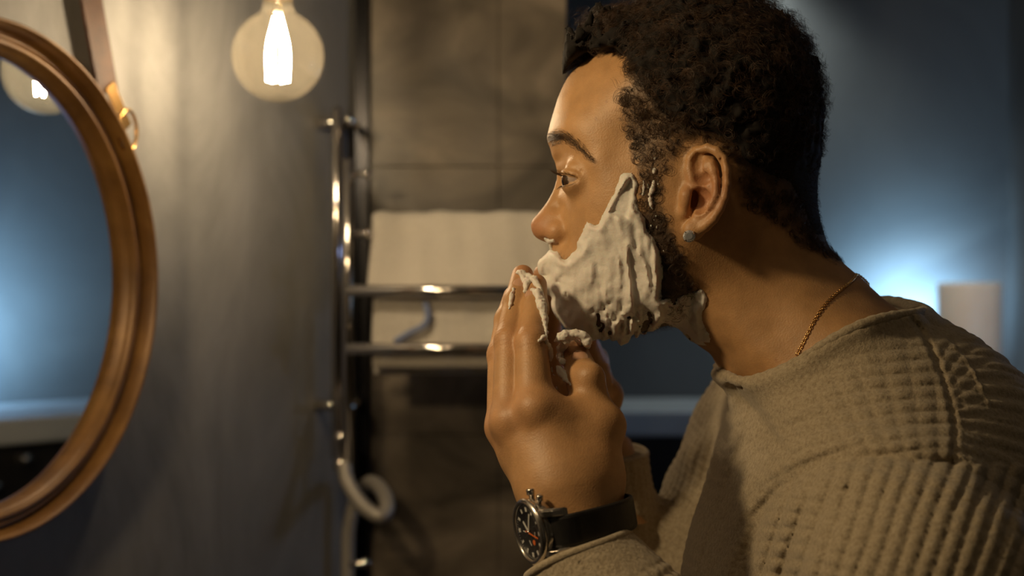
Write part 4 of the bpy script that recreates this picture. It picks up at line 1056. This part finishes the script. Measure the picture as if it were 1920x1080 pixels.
def bits_mesh(lst, h, seed, amp=.0005):
    lo = np.min([a.min(0) if a.ndim > 1 else a for l in lst for a, _ in l], 0)-.008; hi = np.max([a for l in lst for a, _ in l], 0)+.008
    def f_(p):
        d = np.full(len(p), .05)
        for l in lst:
            L_ = np.array([a for a, _ in l]); m = np.all((p > L_.min(0)-.012) & (p < L_.max(0)+.012), axis=1)
            if m.any(): d[m] = smin(d[m], chain(p[m], l, .0012), .0008)
        m = d < .01; d[m] += amp*vnoise(p[m]*420, seed)+amp*.8*vnoise(p[m]*900, seed+1)
        return d
    return nets(f_, lo, hi, h, 4)
vb, fb = bits_mesh(face_bits, .0006, 61, .0003)
FO = mk('shaving_foam', np.concatenate([vf, vb]), np.concatenate([ff_, fb+len(vf)]), FOAM)
tag(FO, 'thick white shaving foam smeared over the cheek, upper lip, chin and throat', 'foam')
hb = [blob([(972,511),(978,514),(984,530)], [.0016, .0024, .0016]), blob([(993,518),(990,532),(986,548)], [.0018, .0024, .0014]), blob([(994,520),(1002,526),(1010,540)], [.0018, .0022, .0018]),
      blob([(999,546),(1008,552),(1014,575),(1019,600)], [.0016, .0027, .0030, .0020]), blob([(1012,545),(1017,570),(1021,600),(1023,634)], [.0018, .0022, .0018, .0009]), blob([(1019,600),(1022,620),(1024,638)], [.0014, .0009, .0007]),
      blob([(1011,640),(1018,634),(1024,640)], [.0010, .0020, .0012]), blob([(1022,640),(1030,655),(1031,668),(1032,678)], [.0012, .0022, .0016, .0008]), blob([(1034,690),(1038,702)], [.0008, .0010]), blob([(1043,724),(1045,730)], [.0007, .0008]),
      blob([(1039,640),(1050,633),(1060,629),(1072,627)], [.0009, .0030, .0034, .0026]), blob([(1060,629),(1078,625),(1094,630),(1100,640),(1099,650)], [.0024, .0028, .0030, .0032, .0022]), blob([(1076,634),(1088,645),(1098,650)], [.0012, .0022, .0018]),
      blob([(1062,640),(1055,655),(1053,668),(1058,680)], [.0026, .0028, .0026, .0022]), blob([(1048,692),(1054,700),(1062,710),(1070,722)], [.0022, .0026, .0018, .0008]),
      blob([(963,543),(960,556),(957,572),(956,580)], [.0008, .0014, .0014, .0006])]
vh, fh = bits_mesh(hb, .0007, 71, .0006)
HF = mk('shaving_foam', vh, fh, FOAM); tag(HF, 'dabs of shaving foam on the fingertips and thumb of the raised hand', 'foam')
print('foam', round(time.time()-T0, 1))
# ------------------------------------------------------------------ jumper
v5, f5 = nets(jumper, np.array([-.005, -.32, ZC-.235]), np.array([.40, .32, ZC+.03]), .00165)
print('jumper', len(v5), round(time.time()-T0, 1))
JU = mk('jumper', v5, f5, KNIT); adopt(JU, MAN)
def low_j(p):
    d = jumper(p, False); d = smin(d, ell(p, (.34, 0, ZC-.60), (.14, .185, .22)), .06); d = smin(d, cap(p, EL*.2+ELB_N*.8, ELB_N, .055, .058), .02)
    return smax(d, ZC-.72-p[:, 2], .01)
v6, f6 = nets(low_j, np.array([.0, -.33, ZC-.75]), np.array([.53, .33, ZC-.22]), .008)
adopt(mk('jumper_lower', v6, f6, KNIT), JU); JU.children[-1].name = 'hem'
def trou(p):
    d = smax(ell(p, (.34, 0, ZC-.66), (.135, .178, .17)), p[:, 2]-(ZC-.62), .01)
    for s in (-1, 1): d = smin(d, cap(p, (.36, s*.09, ZC-.80), (.33, s*.10, .45), .100, .072), .05); d = smin(d, smax(cap(p, (.33, s*.10, .45), (.38, s*.10, .05), .072, .06), .06-p[:, 2], .005), .01)
    return d
v7, f7 = nets(trou, np.array([.1, -.25, .02]), np.array([.52, .25, ZC-.55]), .009)
adopt(mk('trousers', v7, f7, mat('dark_trousers', (.03, .032, .04), .9)), MAN)
# rolled collar and cuffs
def rim_pts(loop): return loop
cr_ = .0036+.0003*np.sin(np.arange(len(LOOP))*1.9)
co = tube('collar', LOOP+np.array([0, 0, .0012]), cr_, KNIT, seg=14, closed=True); adopt(co, JU)
axn = (EL-P(1083, 1037, -.131)); axn /= np.linalg.norm(axn); c0 = P(1083, 1037, -.131)
u1 = np.cross(axn, [0, 1, 0]); u1 /= np.linalg.norm(u1); u2 = np.cross(axn, u1)
cl = []
for t in np.linspace(0, 2*np.pi, 72, endpoint=False):
    d = math.cos(t)*u1+math.sin(t)*u2; q = c0+d*.0335; q = q+axn*(.0035*math.sin((q-c0)[0]*60)); cl.append(q+axn*.001)
adopt(tube('cuff', cl, .0027, KNIT, seg=12, closed=True), JU)
axf = (ELB_F-WF)/np.linalg.norm(ELB_F-WF); w1_ = np.cross(axf, [0, 1, 0]); w1_ /= np.linalg.norm(w1_); w2_ = np.cross(axf, w1_)
adopt(tube('cuff', [WF+.030*(math.cos(t)*w1_+math.sin(t)*w2_) for t in np.linspace(0, 2*np.pi, 60, endpoint=False)], .0027, KNIT, seg=12, closed=True), JU)
# ------------------------------------------------------------------ necklace, earring
nk = spline([(1609,510),(1597,526),(1580,541),(1558,560),(1541,580),(1526,604),(1514,628),(1503,650),(1492,671)], 30)
def on_skin(px, py):
    d = (Vector(P(px, py, 0))-CAM).normalized(); l_, n_2, _, _ = bvh.ray_cast(CAM, d)
    return None if l_ is None or n_2.dot(d) > -.12 else (np.array(l_), np.array(n_2))
hs_ = [h_ for h_ in (on_skin(a, b) for a, b in nk) if h_]; cp = np.array([h_[0] for h_ in hs_]); cn = np.array([h_[1] for h_ in hs_])
for _ in range(10): cp[1:-1] = (cp[:-2]+cp[1:-1]*2+cp[2:])/4
m0 = mir(cp[0]); bk = []
for t in np.linspace(0, 1, 40)[1:-1]:
    g_ = cp[0]*(1-t)+m0*t+np.array([.030, 0, .010])*math.sin(math.pi*t); l_, n_2, _, _ = bvh.find_nearest(Vector(g_)); bk.append(np.array(l_)+np.array(n_2)*.0008)
fm = cp.copy(); fm[:, 1] *= -1; fn_ = cn.copy(); fn_[:, 1] *= -1
cp2 = np.concatenate([(fm+fn_*.0007)[::-1], np.array(bk)[::-1], cp+cn*.0007]); ds = np.r_[0, np.cumsum(np.linalg.norm(np.diff(cp2, axis=0), axis=1))]
bmn = bmesh.new(); L_ = ds[-1]; st = .00175; nl = int(L_/st)
for i in range(nl):
    s = i*st; p = np.array([np.interp(s, ds, cp2[:, k]) for k in range(3)]); p2 = np.array([np.interp(s+st*.5, ds, cp2[:, k]) for k in range(3)])
    t = p2-p; t /= np.linalg.norm(t)+1e-9; u = np.cross(t, [0, -1, .1]); u /= np.linalg.norm(u); w_ = np.cross(t, u)
    if i % 2: u, w_ = (u+w_)*.7, (w_-u)*.7
    vv, fs = tube_data([p+.00115*(math.cos(a_)*t*1.0+math.sin(a_)*u*.72) for a_ in np.linspace(0, 2*math.pi, 8, endpoint=False)], .00036, 4, closed=True)
    bv = [bmn.verts.new(q) for q in vv]
    for f_ in fs: bmn.faces.new([bv[k] for k in f_])
tag(from_bm('necklace', bmn, M['gold'], smooth=True), 'thin gold chain necklace lying on the side of the neck', 'necklace')
ep, en = hit(1292, 444); en = np.array([-.10, -.98, .08]); en /= np.linalg.norm(en); ep = ep+en*.0004
ER_ = empty('earring', tuple(ep)); tag(ER_, 'round sparkling clear stud earring in the ear lobe', 'earring')
DI = mat('clear_stone', (.86, .88, .92), .02, .75, IOR=2.2); ST = mat('silver', (.8, .78, .76), .15, 1.0)
e1 = np.cross(en, [0, 0, 1]); e1 /= np.linalg.norm(e1); e2 = np.cross(en, e1)
def ringv(R_, h, n, o=0): return [ep+en*h+R_*(math.cos(2*math.pi*(i+o)/n)*e1+math.sin(2*math.pi*(i+o)/n)*e2) for i in range(n)]
vs = ringv(.0001, .0002, 16)+ringv(.0040, .0026, 16)+ringv(.0040, .0030, 16, .5)+ringv(.0031, .0037, 16)+ringv(.0021, .0041, 16, .5)
fs = []
for k in range(4):
    for i in range(16):
        a, b = k*16+i, k*16+(i+1) % 16; c_, d_ = a+16, b+16
        fs += [(a, b, c_), (b, d_, c_)]
fs.append(tuple(range(64, 80)))
adopt(mk('stone', vs, fs, DI, smooth=False), ER_)
bmp = bmesh.new()
adopt(lathe('setting', [(0, -.0005), (.0022, -.0003), (.0033, .0016), (.0036, .0016), (.0026, -.0008), (0, -.001)], ST, tuple(ep), en, 24), ER_)
for i in range(4):
    a_ = math.pi/4+i*math.pi/2; d = math.cos(a_)*e1+math.sin(a_)*e2
    adopt(tube('prong', [ep+d*.0028, ep+d*.0041+en*.0025, ep+d*.0038+en*.0036, ep+d*.0032+en*.0039], .00035, ST, seg=6), ER_)
# ------------------------------------------------------------------ wristwatch
n_ = np.array([-.894, -.42, -.15]); n_ /= np.linalg.norm(n_); s_ = np.array([-.167, 0, .986]); s_ = s_-n_*(s_@n_); s_ /= np.linalg.norm(s_); t_ = np.cross(s_, n_)   # s: towards the hand, t: around the wrist
if t_[0] < 0: t_ = -t_
WC = P(992, 998, -.142)
WT = empty('wristwatch', tuple(WC)); tag(WT, 'steel chronograph wristwatch with black dial and black leather strap', 'watch')
def L3(a, b, c): return WC+t_*a+s_*b+n_*c            # a around the wrist, b towards the hand, c out of the dial
def wp(o): adopt(o, WT); return o
RC = .0205
case = wp(lathe('case', [(0, -.0125), (.0165, -.0125), (.0190, -.0105), (.0200, -.008), (.0200, -.0035), (.0195, -.002), (0, -.002)], M['steel'], tuple(WC), n_, 72))
wp(lathe('bezel', [(.0172, -.0022), (.0202, -.0024), (.0207, -.0012), (.0203, .0004), (.0188, .0016), (.0176, .0016), (.0170, .0002)], M['steel'], tuple(WC), n_, 80, closed_prof=True))
dial = wp(lathe('dial', [(0, -.0006), (.0168, -.0006), (.0173, .0004), (.0174, .0004), (.0174, -.0020), (0, -.0022)], M['dial'], tuple(WC), n_, 64, smooth=False))
def flat(name, pts, h, m, par, th=.0003):
    n = len(pts); h = h+.0022; vs = [L3(a, b, h) for a, b in pts]+[L3(a, b, h+th) for a, b in pts]
    fs = [tuple(range(n))[::-1], tuple(range(n, 2*n))]+[(i, (i+1) % n, n+(i+1) % n, n+i) for i in range(n)]
    o = mk(name, vs, fs, m, smooth=False); o.parent = par; return o
def bar(name, ang, r0_, r1_, wd, h, m, cx=0, cy=0, par=dial):
    c, s = math.cos(ang), math.sin(ang); d = (c, s); q = (-s, c)
    pts = [(cx+d[0]*r0_+q[0]*wd/2*k, cy+d[1]*r0_+q[1]*wd/2*k) for k in (-1, 1)]+[(cx+d[0]*r1_+q[0]*wd/2*k, cy+d[1]*r1_+q[1]*wd/2*k) for k in (1, -1)]
    return flat(name, pts, h, m, par)
dial.matrix_parent_inverse = dial.matrix_parent_inverse
def ringflat(cx, cy, R_, wd, m, nme, h=-.0027):
    vs = []; k = 40
    for i in range(k):
        a = 2*math.pi*i/k
        for r_ in (R_-wd/2, R_+wd/2): vs.append(L3(cx+r_*math.cos(a), cy+r_*math.sin(a), h+.0023))
    fs = [(2*i, 2*i+1, (2*i+3) % (2*k), (2*i+2) % (2*k)) for i in range(k)]
    return mk(nme, vs, fs, m, smooth=False)
GREY = mat('subdial_grey', (.10, .10, .10), .35, .6)
kids = []
for k in range(12): kids.append(bar('hour_mark', k*math.pi/6, .0125, .0152, .0014 if k % 3 else .0024, -.0027, M['white'], par=None))
for cx, cy, g_ in ((0, -.0078, 1), (.0078, 0, 1), (-.0078, 0, 1)):
    kids.append(ringflat(cx, cy, .0040, .0004, GREY, 'subdial'))
    kids.append(bar('subdial_hand', 2.2+cx*300, -.0006, .0032, .0005, -.0025, M['white'], cx, cy, None))
bmt = bmesh.new()
for k in range(60):
    a = k*math.pi/30; q = [L3((r_)*math.cos(a+e), r_*math.sin(a+e), -.00042) for r_, e in ((.0157, -.010), (.0166, -.010), (.0166, .010), (.0157, .010))]
    bmt.faces.new([bmt.verts.new(x) for x in q])
kids.append(from_bm('minute_track', bmt, M['white']))
kids.append(bar('hour_hand', 2.35, -.001, .0085, .0014, -.0022, M['white'], par=None)); kids.append(bar('minute_hand', 1.15, -.001, .0125, .0011, -.0019, M['white'], par=None))
kids.append(bar('second_hand', .18-math.pi/2+1.2, -.003, .0135, .0007, -.0015, M['orange'], par=None))
kids.append(flat('orange_mark', [(.0045+.0016*math.cos(a), -.0060+.0016*math.sin(a)) for a in np.linspace(0, 6.28, 16, endpoint=False)], -.0026, M['orange'], None))
for k_ in kids:
    k_.parent = dial
wp(lathe('hand_pin', [(0, -.0006), (.0010, -.0006), (.0010, .0011), (0, .0012)], M['steel'], tuple(WC), n_, 16))
wp(lathe('crystal', [(0, .0024), (.0150, .0021), (.0176, .0014), (.0176, .0010), (.0150, .0017), (0, .0019)], M['watch_glass'], tuple(WC), n_, 48))
# crown and two pushers on the side towards the hand
for ang, R_, L2, nm in ((90, .0030, .0062, 'crown'), (62, .0021, .0058, 'pusher'), (118, .0021, .0058, 'pusher')):
    a = math.radians(ang); d = t_*math.cos(a)+s_*math.sin(a); o_ = WC+d*.0195-n_*.0058
    pf = [(0, 0), (R_*.6, 0), (R_*.6, L2*.35), (R_, L2*.4), (R_, L2*.55), (R_*.92, L2*.6), (R_, L2*.66), (R_, L2*.9), (R_*.8, L2), (0, L2)]
    wp(lathe(nm, pf, M['steel'], tuple(o_), d, 24))
# four lugs, curved down round the wrist
for sa in (1, -1):
    for sb in (1, -1):
        bm = bmesh.new(); path = [(.0140, .0120, -.0045, .0085), (.0195, .0122, -.0058, .0080), (.0240, .0120, -.0092, .0066), (.0262, .0118, -.0135, .0042)]
        rings = []
        for (a, b, c, hgt) in path:
            rings.append([bm.verts.new(L3(sa*a, sb*(b+db), c+dc)) for db, dc in ((-.0024, -hgt*.5), (.0022, -hgt*.5), (.0026, hgt*.25), (.0016, hgt*.5), (-.0018, hgt*.5), (-.0024, hgt*.3))])
        for q in range(3):
            for k in range(6): bm.faces.new((rings[q][k], rings[q][(k+1) % 6], rings[q+1][(k+1) % 6], rings[q+1][k]))
        bm.faces.new(rings[0][::-1]); bm.faces.new(rings[-1]); bmesh.ops.recalc_face_normals(bm, faces=bm.faces)
        bmesh.ops.bevel(bm, geom=list(bm.edges), offset=.0004, segments=2, affect='EDGES')
        lg = from_bm('lug', bm, M['steel']); wp(lg)
        if sa > 0:
            pc = L3(sa*.0212, sb*.0118+(.0026 if sb > 0 else -.0026), -.0078); scw = lathe('screw', [(0, 0), (.0013, 0), (.0013, .0004), (.0008, .0004), (.0008, .0001), (0, .0001)], M['black_metal'], tuple(pc), s_*sb, 16); scw.parent = lg
# leather strap, a band all round the wrist
lc = [(.0185, -.0080), (.0235, -.0118), (.0262, -.0180), (.0262, -.0260), (.0262, -.038), (.0240, -.052), (.0180, -.0615), (.008, -.0655), (-.004, -.0640), (-.014, -.056), (-.0205, -.044), (-.0240, -.030), (-.0250, -.018), (-.0235, -.0118), (-.0185, -.0080)]
ls = spline(lc, 6); tg = np.gradient(ls, axis=0); tg /= np.linalg.norm(tg, axis=1)[:, None]; nn_ = np.stack([-tg[:, 1], tg[:, 0]], 1)
if (nn_[20]@(ls[20]-np.array([0, -.035]))) < 0: nn_ = -nn_
wd = .0098; vs = []; prf = [(-wd, 0), (-wd, .0012), (-wd+.0007, .0020), (-wd+.0022, .0024), (wd-.0022, .0024), (wd-.0007, .0020), (wd, .0012), (wd, 0)]
for q, nv in zip(ls, nn_):
    for b, hgt in prf: vs.append(L3(q[0]+nv[0]*hgt, b, q[1]+nv[1]*hgt))
fs = []; K = len(prf)
for i in range(len(ls)-1):
    for j in range(K): fs.append((i*K+j, i*K+(j+1) % K, (i+1)*K+(j+1) % K, (i+1)*K+j))
fs.append(tuple(range(K))); fs.append(tuple((len(ls)-1)*K+j for j in range(K))[::-1])
o = mk('strap', vs, fs, M['strap'], smooth=False); bm = bmesh.new(); bm.from_mesh(o.data); bmesh.ops.recalc_face_normals(bm, faces=bm.faces); bm.to_mesh(o.data); bm.free(); wp(o)
tot = sum(sum(len(p.vertices)-2 for p in []) for o in []) 
print('tris', sum(len(o.data.loops)-2*len(o.data.polygons) for o in S.objects if o.type == 'MESH'), 'time', round(time.time()-T0, 1))
